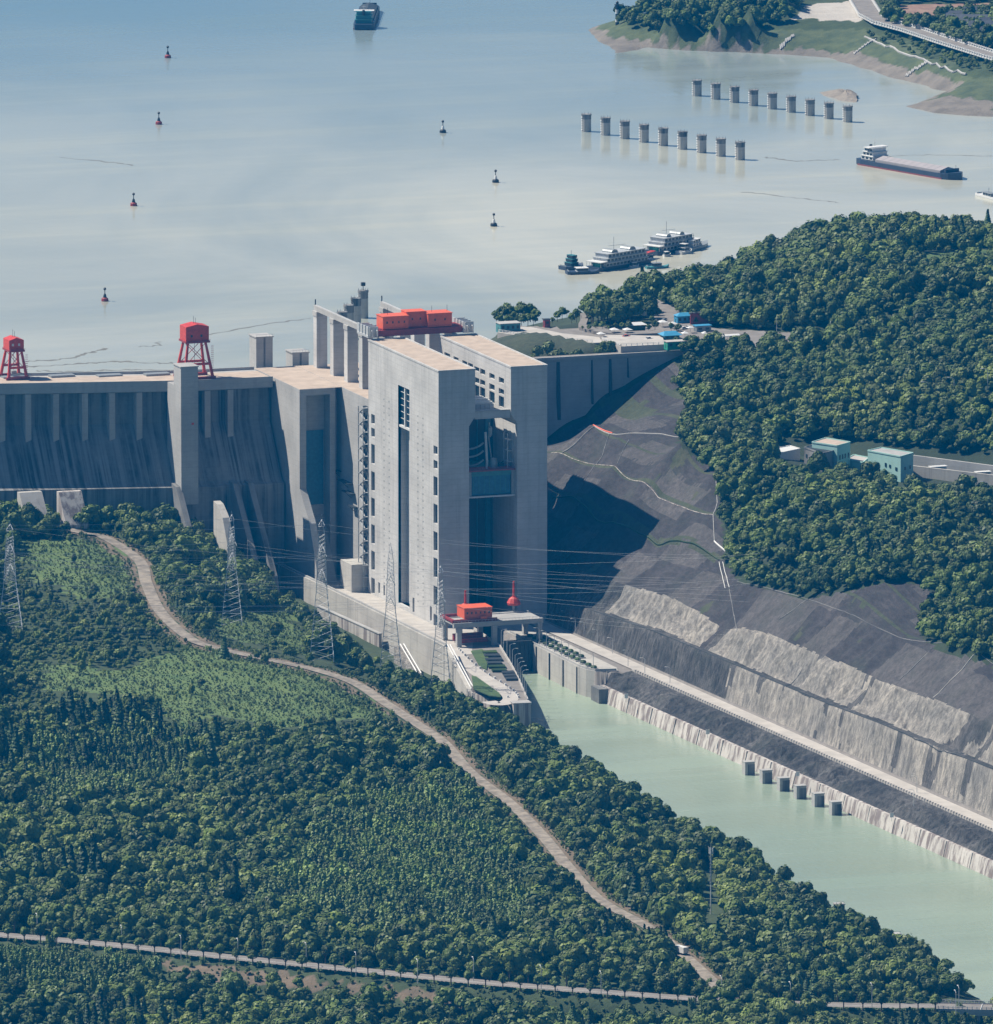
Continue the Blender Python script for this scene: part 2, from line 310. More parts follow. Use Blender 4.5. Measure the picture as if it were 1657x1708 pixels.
def HR(X,Y):
    X=np.asarray(X,float); Y=np.asarray(Y,float); w=X-UT(Y); w=w+np.clip((w-4)/5,0,1)*np.clip((60-w)/20,0,1)*(vnoise(Y,Y*0,24,77,3)*2.2)
    b1=itp(Y,B1); t2=itp(Y,T2); t3=itp(Y,T3); near=Y>-160
    ws=[-32,-28.5,-27.9,-26.5,-11.6,-11,0,5,9,20,38]
    zs=[60,60,70.3,71.,77.6,77.8,77.9,b1,b1+.4,t2,t3]
    z=np.full(X.shape,60.)
    for i in range(len(ws)-1):
        k=(w>=ws[i])&(w<ws[i+1]); a=zs[i]; b=zs[i+1]
        z=np.where(k,a+(b-a)*(w-ws[i])/(ws[i+1]-ws[i]),z)
    z=np.where(near&(w<0)&(w>=-32),np.where(w>-31,77.6,60),z)
    # broken rock
    gu=vnoise(Y+w*.35,w*.25,5.5,41,3); g2=vnoise(Y+w*.4,w*.3,15,42,2)
    rn=vnoise(X,Y,9,5,3); bl=vnoise(X,Y,26,6,2)
    k2=np.clip(np.minimum((w-9.5)/2,(20-w)/2.5),0,1)*(Y<-60); z=z+k2*(rn*2.2+bl*2.6+gu*6.5+g2*4.5)
    k1=np.clip(np.minimum((w-.5)/1.5,(5-w)/1.2),0,1); z=z+k1*(rn*2.5+bl*1.5+gu*6.0)
    k0=np.clip(np.minimum((w+26)/3,(-12.3-w)/2),0,1)*(~near); z=np.where(k0>0,np.minimum(z+k0*(rn*3.0+gu*6+g2*2+.6),77.3),z)
    k3=np.clip(np.minimum((w-21)/3,(60-w)/6),0,1); z=z+k3*(vnoise(X,Y,14,61,3)*1.8+vnoise(Y+w*.5,w*.1,8,62,2)*1.6)
    zr=fR(X,Y)+vnoise(X,Y,40,8)*1.6
    dk=inpoly(X,Y,DECKW); zr=np.where(dk,187-.0,zr)
    ph=((w-45+1.5*vnoise(Y,Y*0,30,78,2))%17.5)/17.5; st=np.where(ph<.22,0,(ph-.22)/.78)-ph; zr=zr+st*4.2*np.clip((w-40)/8,0,1)*np.clip((112-w)/12,0,1)*(Y<215)
    b=np.clip((w-38)/8,0,1); z=np.where(w>38,t3*(1-b)+zr*b,z)
    # upstream of the dam the head bay is open water beside the deck
    return z
# ---- far shore
FP=[]
SH=[(985,50),(998,68),(1030,88),(1090,79),(1150,84),(1240,87),(1320,92),(1385,97),(1480,126),(1585,152),(1545,165),(1510,177),(1560,188),(1657,194),(1720,200)]
def dens(L,n=5):
    o=[]
    for a,c in zip(L[:-1],L[1:]): o+=[tuple(a[k]+(c[k]-a[k])*i/n for k in range(len(a))) for i in range(n)]
    return o+[L[-1]]
for p in dens(SH,3): FP.append(npx(p[0],p[1],150))
for p in dens([(1443,64,161),(1500,83,161),(1560,107,161),(1610,128,160)],4): FP.append(npx(*p))
for p in dens([(1455,56,162),(1500,70,162),(1570,92,162),(1640,112,163)],3): FP.append(npx(*p))
for p in dens([(1452,28,166),(1475,40,166),(1520,52,166),(1580,72,166),(1657,97,166),(1720,114,166)],3): FP.append(npx(*p))
for p in dens([(1600,160,156),(1615,142,160),(1657,138,160),(1720,145,160)],2): FP.append(npx(*p))
for p in dens([(1330,30,167),(1345,12,167),(1430,5,167),(1445,30,167)],2): FP.append(npx(*p))
FP+=[npx(*p) for p in [(1320,66,158),(1250,64,157),(1180,62,157),(1380,15,167),(1250,20,176),(1200,10,180),(1120,15,176),(1060,30,163),(1025,42,156),(1100,50,160),(1300,-10,180),(1500,0,167),(1657,0,167),(1600,35,167)]]
FP+=[(*G(p[0],p[1],150),p[2]) for p in [(940,0,128),(940,60,128),(980,100,126),(1060,120,128),(1150,125,130),(1300,130,130),(1380,140,130),(1480,160,134),(1450,190,128),(1560,215,130),(1657,225,130),(1300,220,126),(900,200,126),(960,-60,128),(1030,-60,150)]]
fF=rbf(FP)
def HF(X,Y):
    z=fF(X,Y)+vnoise(X,Y,30,12)*1.5
    return np.minimum(z,215)
COVER={'under':((.03,.05,.018),(.05,.075,.026)),'grass':((.07,.125,.035),(.13,.185,.055)),'soil':((.11,.09,.06),(.19,.145,.10)),'bank':((.19,.17,.145),(.27,.245,.21)),'turf':((.045,.07,.035),(.09,.115,.05)),'shore':((.13,.12,.105),(.20,.18,.155)),'pave':((.38,.36,.33),(.46,.44,.40)),'field':((.20,.12,.095),(.28,.19,.14))}
def landcover(name,kinds):
    m,t,b=newmat(name); b.inputs['Roughness'].default_value=.97
    at=N(t,'ShaderNodeAttribute'); at.attribute_name='cover'; sp=N(t,'ShaderNodeSeparateColor'); t.links.new(at.outputs['Color'],sp.inputs[0])
    p=coords(t); f=nz(t,p,.09,5,.65,.35,.65); nn=nz(t,p,.11,5,.7,.2,.8); c=mixc(t,f,*COVER[kinds[0]]); outs=[sp.outputs[0],sp.outputs[1],sp.outputs[2],at.outputs['Alpha']]
    for k,o in zip(kinds[1:],outs):
        a=N(t,'ShaderNodeMath',operation='ADD'); t.links.new(o,a.inputs[0]); t.links.new(nn,a.inputs[1])
        r=N(t,'ShaderNodeMapRange'); r.inputs['From Min'].default_value=.82; r.inputs['From Max'].default_value=1.12; t.links.new(a.outputs[0],r.inputs[0])
        g=N(t,'ShaderNodeMath',operation='MULTIPLY'); t.links.new(r.outputs[0],g.inputs[0]); q=N(t,'ShaderNodeMath',operation='GREATER_THAN'); t.links.new(o,q.inputs[0]); q.inputs[1].default_value=.02; t.links.new(q.outputs[0],g.inputs[1])
        c=mixc(t,g.outputs[0],c,mixc(t,f,*COVER[k]))
    t.links.new(c,b.inputs['Base Color']); bump(t,b,nz(t,p,.5,6,.7,0,1),.6,1.2); return m
def grid_mesh(name,xs,ys,XY,hf,matf,mats,smooth=True,drop=None,cover=None):
    nx,ny=len(xs),len(ys); A,B=np.meshgrid(xs,ys); X,Y=XY(A,B); Z=hf(X,Y)
    V=np.stack([X,Y,Z],-1).reshape(-1,3)
    i=np.arange(nx-1)[None,:]+np.arange(ny-1)[:,None]*nx; i=i.ravel(); F=np.stack([i,i+1,i+1+nx,i+nx],-1)
    cx=(X[:-1,:-1]+X[1:,1:]).ravel()/2; cy=(Y[:-1,:-1]+Y[1:,1:]).ravel()/2; cz=(Z[:-1,:-1]+Z[1:,1:]).ravel()/2
    mi=matf(cx,cy,cz,((A[:-1,:-1]+A[1:,1:])/2).ravel())
    if cover: mv=matf(X.ravel(),Y.ravel(),Z.ravel(),A.ravel()); mi=mi*0; mats=[landcover(name+'_cover',cover)]
    if drop is not None:
        k=~drop(cx,cy,cz); F=F[k]; mi=mi[k]
    me=bpy.data.meshes.new(name); me.vertices.add(len(V)); me.vertices.foreach_set('co',V.ravel())
    me.loops.add(F.size); me.loops.foreach_set('vertex_index',F.ravel().astype(np.int32)); me.polygons.add(len(F))
    me.polygons.foreach_set('loop_start',np.arange(0,F.size,4,dtype=np.int32)); 
    for m in mats: me.materials.append(m)
    me.update(calc_edges=True); me.polygons.foreach_set('material_index',mi.astype(np.int32))
    if smooth: me.polygons.foreach_set('use_smooth',np.ones(len(F),bool))
    if cover:
        at=me.attributes.new('cover','FLOAT_COLOR','POINT'); cc=np.zeros((len(V),4),np.float32)
        for k in range(1,len(cover)): cc[mv==k,k-1]=1
        at.data.foreach_set('color',cc.ravel())
    me.validate(); o=bpy.data.objects.new(name,me); COL.objects.link(o); tag(o,kind='structure'); return o
# masks in picture guidance -> turned into ground areas
def pxpoly(X,Y,Z,poly):
    v=[X-CAM[0],Y-CAM[1],Z-CAM[2]]; dt=lambda a:v[0]*a[0]+v[1]*a[1]+v[2]*a[2]; q=dt(CF)
    return inpoly(CX+FPX*dt(CR)/q,CY-FPX*dt(CU)/q,poly)
MEADOW=[(70,1105),(200,1120),(330,1075),(440,1108),(540,1130),(620,1165),(640,1195),(560,1200),(480,1215),(350,1190),(300,1215),(230,1160),(60,1150)]
MEAD2=[(140,900),(215,925),(240,985),(150,1000),(60,960),(20,900)]
MEAD3=[(470,1015),(520,1060),(510,1095),(400,1070),(345,1050),(360,1025)]
SOIL=[(262,1602),(470,1625),(620,1645),(760,1664),(800,1690),(700,1680),(560,1655),(420,1648),(300,1632)]
def mL(X,Y,Z,A):
    m=np.zeros(X.shape,int); n=vnoise(X,Y,14,4)*14
    for P_ in (MEADOW,MEAD2,MEAD3): m[pxpoly(X+n,Y,Z,P_)]=1
    m[pxpoly(X+n,Y,Z,SOIL)]=2
    d=dpoly(X,Y,RL); m[(d<8.5)&(d>3)]=2
    return m
grid_mesh('ground',np.r_[np.arange(-640,-330,5),np.arange(-330,-28,3.)],np.r_[np.arange(-1500,-1250,10),np.arange(-1250,215,4.)],lambda a,b:(a,b),HL,mL,[],cover=('under','grass','soil'))
TREELINE=[(1140,585),(1150,620),(1125,650),(1155,680),(1130,735),(1160,765),(1197,790),(1205,870),(1210,940),(1235,972),(1300,985),(1340,1000),(1400,990),(1480,972),(1545,975),(1560,1010),(1535,1060),(1560,1080),(1657,1110),(1800,1150),(1800,300),(1000,300),(1000,580)]
def mR(X,Y,Z,A):
    w=X-UT(Y); w=w+np.clip((w-4)/5,0,1)*np.clip((60-w)/20,0,1)*(vnoise(Y,Y*0,24,77,3)*2.2); m=np.zeros(X.shape,int); n=vnoise(X,Y,12,9)
    near=Y>-160
    m[w<-11]=2
    m[(w>=-11)&(w<.5)]=4
    m[near&(w<-11)]=4
    a=(w>=.5)&(w<5.2); m[a]=2; m[a&(Y<-262-n*6)]=1
    m[(w>=5.2)&(w<9)]=2
    a=(w>=9)&(w<20.5); m[a]=1; m[a&(Y>-72)]=2; m[a&(np.abs(Y+214)<7)]=3
    lp=((w>=9)&(w<20.5)&(Y<-72)&(vnoise(Y+w*.6,w*.5,18,95,3)>.5))|((w>=.5)&(w<5.2)&(m==1)&(vnoise(Y,w,14,96,3)>.42)); m[lp]=9
    a=(w>=20.5)&(w<38.5); m[a]=3; pn=np.floor((Y+.4*w)/31.)%3; m[a&(pn==1)]=5; m[a&(vnoise(X,Y,16,92,3)>.6)]=8; m[a&(Y<-228)&(Y>-300)]=5; m[a&(Y<-420)]=5
    a=(w>=38.5); m[a]=0
    notree=a&~pxpoly(X,Y,Z,TREELINE)&(Y<222); m[notree]=3
    pan=(np.floor((Y+.5*w)/27.)*3+np.floor((w-38)/17.5)*5)%7; m[notree&((pan==2)|(pan==5))]=5
    bn=((w-45)%17.5)/17.5; m[notree&(bn<.13)]=8
    m[notree&(vnoise(X,Y,22,91,3)>.62)]=8
    g=pxpoly(X,Y,Z,[(1000,665),(1030,655),(1075,670),(1100,690),(1060,700),(1020,690)]); m[g&a]=8
    m[a&pxpoly(X,Y,Z,[(1070,585),(1150,590),(1150,602),(1090,598)])]=6
    dk=inpoly(X,Y,DECKW); m[dk]=4
    m[pxpoly(X,Y,Z,[(1500,425),(1580,420),(1657,415),(1657,445),(1560,450),(1510,445)])]=6
    m[(Y>235)&(X<180)&(~dk)]=8
    m[(Z<155)&(Y>300)]=7
    return m
Wf=np.r_[np.arange(-32.5,24,.8),np.arange(24,90,2.),np.arange(90,240,4),np.arange(240,1100,12)]
Yf=np.r_[np.arange(-1100,-720,8),np.arange(-720,260,2.),np.arange(260,700,5),np.arange(700,1200,10)]
grid_mesh('terrain',Wf,Yf,lambda a,b:(a+UT(b),b),HR,mR,[M['under'],M['rockL'],M['rockD'],M['shot'],M['asph'],M['shotg'],M['grass'],M['bank'],M['scrub'],M['rockS']],
   drop=lambda X,Y,Z:((X<65)&(Y>-4))|((X<98)&(Y>228)))
def mF(X,Y,Z,A):
    m=np.zeros(X.shape,int); n=vnoise(X,Y,20,2)*2
    m[Z<190]=0; m[Z+n<162]=1; m[Z+n<152.8]=2
    m[pxpoly(X,Y,Z,[(1385,96),(1440,78),(1605,140),(1585,155),(1480,130)])]=2
    k=pxpoly(X,Y,Z,[(1440,66),(1612,130),(1590,140),(1440,85),(1400,88)]); m[k]=1
    m[pxpoly(X,Y,Z,[(1325,30),(1345,8),(1430,0),(1452,22),(1440,35)])]=3
    m[pxpoly(X,Y,Z,[(1495,8),(1657,5),(1657,35),(1540,48),(1500,25)])]=4
    m[pxpoly(X,Y,Z,[(1000,-40),(1330,-40),(1320,25),(1240,45),(1100,55),(1040,40)])]=0
    m[pxpoly(X,Y,Z,[(1512,176),(1585,160),(1657,168),(1657,200),(1560,190)])]=2
    return m
grid_mesh('hill',np.arange(640,1500,6.),np.arange(1180,2500,6.),lambda a,b:(a,b),HF,mF,[],cover=('under','turf','shore','pave','field'))
# ---- water
def watermat(n,c,c2,rough,bs,dens,bd,dark=None):
    m,t,b=newmat(n); b.inputs['Roughness'].default_value=rough; b.inputs['IOR'].default_value=1.33
    f=nz(t,coords(t,(1,.7,1)),.0022,5,.6,.38,.62,.8); cc=mixc(t,f,c,c2)
    if dark:   # distant haze and sky blue put into the base colour, stronger upstream
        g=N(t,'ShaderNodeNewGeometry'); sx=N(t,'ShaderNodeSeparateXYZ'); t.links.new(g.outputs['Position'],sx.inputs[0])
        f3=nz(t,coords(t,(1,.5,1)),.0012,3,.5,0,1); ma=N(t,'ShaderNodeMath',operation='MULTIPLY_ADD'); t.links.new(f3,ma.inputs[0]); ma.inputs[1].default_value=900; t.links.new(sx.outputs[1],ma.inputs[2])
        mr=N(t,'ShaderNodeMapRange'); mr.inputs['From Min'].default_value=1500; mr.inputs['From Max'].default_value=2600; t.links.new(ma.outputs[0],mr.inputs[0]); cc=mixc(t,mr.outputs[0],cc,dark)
    fr_=nz(t,coords(t,(.25,1.6,1)),.012,5,.6,.4,.62); mr2=N(t,'ShaderNodeMapRange'); mr2.inputs['To Min'].default_value=rough*.6; mr2.inputs['To Max'].default_value=rough*2.2; t.links.new(fr_,mr2.inputs[0]); t.links.new(mr2.outputs[0],b.inputs['Roughness'])
    t.links.new(cc,b.inputs['Base Color'])
    h=nz(t,coords(t,(1,.55,1)),dens,4,.6,0,1); bump(t,b,h,bs,bd); return m
M['res']=watermat('reservoir_water',(.49,.485,.40),(.31,.335,.295),.10,.35,.12,.35,(.14,.22,.26))  # second tone puts patchy cloud reflections into the water colour
M['can']=watermat('canal_water',(.275,.34,.265),(.23,.30,.235),.16,.6,.3,.4)
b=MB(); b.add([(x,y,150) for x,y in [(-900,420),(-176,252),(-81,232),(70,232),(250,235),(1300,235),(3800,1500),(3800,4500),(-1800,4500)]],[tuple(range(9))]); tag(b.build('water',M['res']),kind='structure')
b=MB(); b.add([(x,y,63) for x,y in [(-150,-1900),(200,-1900),(120,-60),(50,121),(12,121),(-60,-60)]],[tuple(range(6))]); tag(b.build('water',M['can']),kind='structure')
b=MB(); b.add([(x,y,32) for x,y in [(-5500,-7900),(5500,-7900),(5500,5500),(-5500,5500)]],[(0,1,2,3)]); tag(b.build('ground',M['under']),kind='structure')
# ---- roads draped on the ground
def smoothline(pts,n=8):
    out=[]; P=[Vector(p) for p in pts]
    for i in range(len(P)-1):
        p0=P[max(i-1,0)];p1=P[i];p2=P[i+1];p3=P[min(i+2,len(P)-1)]
        for k in range(n):
            t=k/n; out.append(.5*((2*p1)+(-p0+p2)*t+(2*p0-5*p1+4*p2-p3)*t*t+(-p0+3*p1-3*p2+p3)*t**3))
    out.append(P[-1]); return out
def ribbon(name,pts,wd,mat,lift=.25,hf=None,n=8,kind='structure',parent=None,off=0.):
    L=smoothline(pts,n) if n>1 else [Vector(p) for p in pts]; V=[];F=[]
    for i,p in enumerate(L):
        a=L[max(i-1,0)];c=L[min(i+1,len(L)-1)]; d=Vector((c.x-a.x,c.y-a.y,0)).normalized(); nn=Vector((-d.y,d.x,0))
        for s_ in (-1,-.4,.4,1):
            q=p+nn*(off+s_*wd/2); V.append((q.x,q.y,p.z+lift if hf is None else max(float(hf(q.x,q.y)),-1e3)+lift))
    for i in range(len(L)-1):
        for k in range(3): F.append((i*4+k+1,i*4+k,i*4+4+k,i*4+5+k))
    b=MB(); b.add(V,F); o=b.build(name,mat,parent); 
    if kind: tag(o,kind=kind)
    return o
ribbon('dirt_road',road_pts,6.6,M['dirtroad'],.5)
ribbon('road',near_pts,13,M['asph'],.6)
ribbon('road_marking',near_pts,.3,M['white'],.63)
# ================================================================ SHIP LIFT TOWERS
def wall_x(mb,X,y0,y1,z0,z1,holes,depth):
    """wall in the plane x=X facing -x (depth>0 goes inwards, +x) with rectangular openings (ya,yb,za,zb)"""
    ys=sorted({y0,y1}|{h[0] for h in holes}|{h[1] for h in holes}); zs=sorted({z0,z1}|{h[2] for h in holes}|{h[3] for h in holes})
    s=1 if depth>0 else -1
    def q(a): mb.add(a if s>0 else a[::-1],[(0,1,2,3)])
    for i in range(len(ys)-1):
        runs=[]
        for k in range(len(zs)-1):
            yc=(ys[i]+ys[i+1])/2; zc=(zs[k]+zs[k+1])/2
            if any(h[0]<yc<h[1] and h[2]<zc<h[3] for h in holes): continue
            if runs and runs[-1][1]==zs[k]: runs[-1][1]=zs[k+1]
            else: runs.append([zs[k],zs[k+1]])
        for a,b_ in runs: q([(X,ys[i+1],a),(X,ys[i],a),(X,ys[i],b_),(X,ys[i+1],b_)])
    D=X+depth
    for ya,yb,za,zb in holes:
        q([(X,ya,za),(D,ya,za),(D,ya,zb),(X,ya,zb)]); q([(D,yb,za),(X,yb,za),(X,yb,zb),(D,yb,zb)])
        q([(X,ya,zb),(D,ya,zb),(D,yb,zb),(X,yb,zb)]); q([(D,ya,za),(X,ya,za),(X,yb,za),(D,yb,za)])
ZT=219.; ZB=76.
tl=thing('ship_lift_tower','tall pale concrete tower with sunlit slotted side face, left one of the ship lift pair','tower',(10,59,ZB))
holes=[]
for a,b_ in ((744,758),(768,782),(795,827.5),(841,873.5),(887,919),(931,963.5),(978,1010),(1025,1051)):
    z1=Zx(726.7,a,0)[2]; z0=Zx(726.7,b_,0)[2]; holes.append((Zx(730,a,0)[1],Zx(723.4,a,0)[1],round(z0,2),round(z1,2)))
for a,b_ in ((691,707),(714,729),(741,773.5),(786.5,818.7),(830.5,861.6),(875,907),(919,951),(964,990)):
    z1=Zx(622,a,0)[2]; z0=Zx(622,b_,0)[2]; holes.append((Zx(625.3,a,0)[1],Zx(619.4,a,0)[1],round(z0,2),round(z1,2)))
sy0,sy1=48.5,67.5; sz1=Zx(674,646,0)[2]; sz0=80.
small=[]
for xx in (632.5,641): small.append((Zx(xx+1.6,980,0)[1],Zx(xx-1.2,980,0)[1],80,86))
for xx in (690,719): small.append((Zx(xx+1.6,1020,0)[1],Zx(xx-1.6,1020,0)[1],79,87))
small=[h for h in small if not (h[0]<sy1 and h[1]>sy0)]
allh=holes+small
b=MB(); wall_x(b,0,0,118,ZB,ZT,allh+[(sy0,sy1,sz0,sz1)],1.6)
def quad(mb,*p): mb.add(list(p),[(0,1,2,3)])
XI,XJ,ZC0,ZC1=17.6,21.2,188.,193.5      # lower inner edge, upper inner edge, corbel heights
def shell(mb,x0,xi,xj,flip):
    # front and back faces (stepped outline), inner face, roof
    prof=[(x0,ZB),(xi,ZB),(xi,ZC0),(xj,ZC1),(xj,ZT),(x0,ZT)]
    P0=[(x,0,z) for x,z in prof]; P1=[(x,118,z) for x,z in prof]
    if flip: mb.add(P0,[(5,4,3,2,1,0)]); mb.add(P1,[(0,1,2,3,4,5)])
    else: mb.add(P0,[(0,1,2,3,4,5)]); mb.add(P1,[(5,4,3,2,1,0)])
    return prof
shell(b,0,XI,XJ,False)
quad(b,(XI,0,ZB),(XI,118,ZB),(XI,118,ZC0),(XI,0,ZC0)); quad(b,(XI,0,ZC0),(XI,118,ZC0),(XJ,118,ZC1),(XJ,0,ZC1)); quad(b,(XJ,0,ZC1),(XJ,118,ZC1),(XJ,118,ZT),(XJ,0,ZT))
quad(b,(0,0,ZB),(0,118,ZB),(XI,118,ZB),(XI,0,ZB)); quad(b,(0,0,ZT-.1),(XJ,0,ZT-.1),(XJ,118,ZT-.1),(0,118,ZT-.1))
quad(b,(0,sy0,sz0),(5,sy0,sz0),(5,sy0,sz1),(0,sy0,sz1)) ; quad(b,(5,sy1,sz0),(0,sy1,sz0),(0,sy1,sz1),(5,sy1,sz1)); quad(b,(5,sy1,sz0),(5,sy0,sz0),(5,sy0,sz1),(5,sy1,sz1))
b.build('wall',M['tower'],tl)
def roof(par,x0,x1):
    b=MB(); b.box(x0+.6,x1-.6,.6,117.4,ZT+.004,ZT+.35); r=b.build('roof',M['roofc'],par)
    b=MB(); b.box(x0-.25,x1+.25,-.25,.6,ZT-.1,ZT+.9); b.box(x0-.25,x1+.25,117.4,118.25,ZT-.1,ZT+.9); b.box(x0-.25,x0+.6,.6,117.4,ZT-.1,ZT+.9); b.box(x1-.6,x1+.25,.6,117.4,ZT-.1,ZT+.9); b.build('parapet',M['tower'],r)
roof(tl,0,XJ)
for h in allh:
    b=MB(); b.box(1.5,1.9,h[0]-.1,h[1]+.1,h[2]-.1,h[3]+.1); wdw=b.build('window',M['glass'],tl)
# tall glazed slot: framed glazing above, open recess below
zg=Zx(674,712,0)[2]
b=MB(); b.box(1.6,2.0,sy0,57.4,zg,sz1); b.box(1.6,2.0,58.8,sy1,zg,sz1); gz=b.build('glazing',M['glass'],tl)
b=MB(); b.box(.5,2.4,57.4,58.8,zg-1.2,sz1); b.box(.5,1.6,sy0,57.4,zg-1.2,zg); b.box(.5,1.6,58.8,sy1,zg-1.2,zg)
for k in range(1,6):
    z=zg+(sz1-zg)*k/6; b.box(1.35,1.6,sy0,57.4,z-.12,z+.12); b.box(1.35,1.6,58.8,sy1,z-.12,z+.12)
b.build('mullion',M['white'],gz)
# small vent holes in staggered pairs of columns
hb=MB(); hb.box(-.03,.5,-.42,.42,-.45,.45); hme=hb.mesh('vent_hole',M['glass']); cnt=0; rest=MB()
for c0,c1,ytop,dx in ((641,649.5,666,0),(697.5,706,694,0)):
    for j,xx in enumerate((c0,c1)):
        V=Zx(xx,900,0)[1]; z=Zx(xx,ytop+j*4,0)[2]
        k=0
        while z-k*3.82>84:
            zz=z-k*3.82; k+=1
            if cnt<100:
                o=bpy.data.objects.new('vent_hole',hme); COL.objects.link(o); o.parent=tl; o.location=(0-10,V-59,zz-ZB); cnt+=1
            else: rest.box(-.03,.5,V-.42,V+.42,zz-.45,zz+.45)
o=rest.build('vent_hole',M['glass'],tl); o['kind']='stuff'
# right tower
tr=thing('ship_lift_tower','tall concrete tower with window openings facing its twin, right one of the ship lift pair','tower',(52,59,ZB))
XR=63.; XA,XB=45.6,41.9
b=MB()
rows=[(870,905,500,522),(925,955,524,544),(978,1008,548,570),(1013,1042,562,585),(1050,1080,584,611),(1085,1115,597,630),(1140,1172,624,655),(1197,1228,648,681),
 (1085,1115,662,694),(1140,1172,687,722),(1197,1228,715,748),(1085,1115,708,795),(1140,1172,732,800),(1197,1228,760,825),(1050,1080,648,682),(1050,1080,694,770)]
hr=[]
for xa,xb,ya,yb in rows:
    px0,px1=500+xa/3.602,500+xb/3.602; py0,py1=450+ya/3.602,450+yb/3.602; pm=(px0+px1)/2
    z1=Zx(pm,py0,XB)[2]; z0=Zx(pm,py1,XB)[2]; hr.append((round(Zx(px1,py0,XB)[1],2),round(Zx(px0,py0,XB)[1],2),round(z0,2),round(z1,2)))
wall_x(b,XB,0,118,ZC1,ZT,hr,1.2)
quad(b,(XA,118,ZB),(XA,0,ZB),(XA,0,ZC0),(XA,118,ZC0)); quad(b,(XA,118,ZC0),(XA,0,ZC0),(XB,0,ZC1),(XB,118,ZC1)); quad(b,(XR,0,ZB),(XR,118,ZB),(XR,118,ZT),(XR,0,ZT))
prof=[(XA,ZB),(XR,ZB),(XR,ZT),(XB,ZT),(XB,ZC1),(XA,ZC0)]
b.add([(x,0,z) for x,z in prof],[(0,1,2,3,4,5)]); b.add([(x,118,z) for x,z in prof],[(5,4,3,2,1,0)])
quad(b,(XB,0,ZT-.1),(XR,0,ZT-.1),(XR,118,ZT-.1),(XB,118,ZT-.1))
b.build('wall',M['tower'],tr); roof(tr,XB,XR)
for h in hr:
    b=MB(); b.box(XB+1.1,XB+1.5,h[0]-.1,h[1]+.1,h[2]-.1,h[3]+.1); b.build('window',M['glass'],tr)
# structures between the towers
g='beams and frames between the lift towers'
br=thing('cross_beam','concrete beam joining the two lift towers below their window rows','beam',(31,5,190))
b=MB(); b.box(21.3,41.8,1.,6,191.6,195.6); b.build('beam',M['tower'],br); b=MB(); b.box(21.3,41.8,.8,6.2,195.6,196.1); b.build('walkway',M['conc'],br)
pf=thing('machinery_platform','dark machinery room with white covered top between the lift towers','platform',(28,20,190))
b=MB(); b.box(21.3,35.5,10,30,192,198.3); b.build('body',M['tower'],pf)
b=MB()
for i in range(8):
    y=11+i*2.3; b.box(21.5+(i%2)*.4,35.2-(i%3)*.5,y,y+2.,198.3,199.2+.5*(i%3)+.3*random.random())
b.build('cover',M['white'],pf)
b=MB()
for i in range(5): b.tube((22.5+i*2.6,9.7,192.5),(22.5+i*2.6,9.7,198),.18)
b.build('railing',M['steelg'],pf)
# shaft gate wall brought forward and darkened to stand for the gap's shade
up=thing('gap_shade_wall','shaft gate wall set forward and darkened for the shade between the lift towers','wall',(31,110,ZB))
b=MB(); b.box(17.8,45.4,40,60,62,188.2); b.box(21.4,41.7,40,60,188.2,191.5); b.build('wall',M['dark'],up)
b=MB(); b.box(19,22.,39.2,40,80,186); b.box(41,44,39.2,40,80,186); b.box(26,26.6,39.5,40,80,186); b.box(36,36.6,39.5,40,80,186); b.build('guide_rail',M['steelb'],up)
# ship chamber (blue steel trough raised between the towers)
zc1=Zy(830,782,4)[2]; zc0=Zy(830,828,4)[2]
ch=thing('ship_chamber','blue steel ship chamber with red walkway hanging between the lift towers','ship chamber',(31.6,50,zc0))
b=MB(); b.box(20.6,43,4,39,zc0+1.4,zc1-3.4); b.build('gate_panel',M['steelb'],ch)
b=MB(); b.box(20.4,43.2,3.2,39,zc1-3.4,zc1-.8); b.build('beam',M['teal'],ch)
b=MB(); b.box(18.3,45.2,2.6,39,zc0,zc0+.9); b.build('lower_walkway',M['galv'],ch)
for xa,xb in ((17.9,20.2),(43.4,45.4)): b=MB(); b.box(xa,xb,3.2,39,zc0+.9,zc1-.8); b.build('side_wall',M['steelg'],ch)
b=MB(); b.box(18.2,45.3,2.4,14,zc1-.8,zc1); b.build('walkway',M['dred'],ch)
b=MB()
for i in range(12):
    x=18.5+i*2.4; b.tube((x,2.5,zc1),(x,2.5,zc1+1.3),.09)
b.tube((18.5,2.5,zc1+1.3),(45,2.5,zc1+1.3),.09); b.tube((18.5,2.5,zc1+.7),(45,2.5,zc1+.7),.07); b.build('railing',M['dred'],ch)
b=MB()
for i in range(7): b.box(21.5+i*3.1,21.75+i*3.1,3.85,4,zc0+1.5,zc1-3.5)
b.build('stiffener',M['teal'],ch)
b=MB(); b.lathe((35,9,zc1),[(2.2,0),(2.4,2),(1.9,4.4),(2.3,4.7),(1.,5.4)],14); b.build('winch',M['steelg'],ch)
b=MB(); b.box(38.,41,8,11,zc1,zc1+2.2); b.tube((39,9,zc1+2.2),(40.5,8,zc1+3.6),.35); b.build('motor',M['dark'],ch)
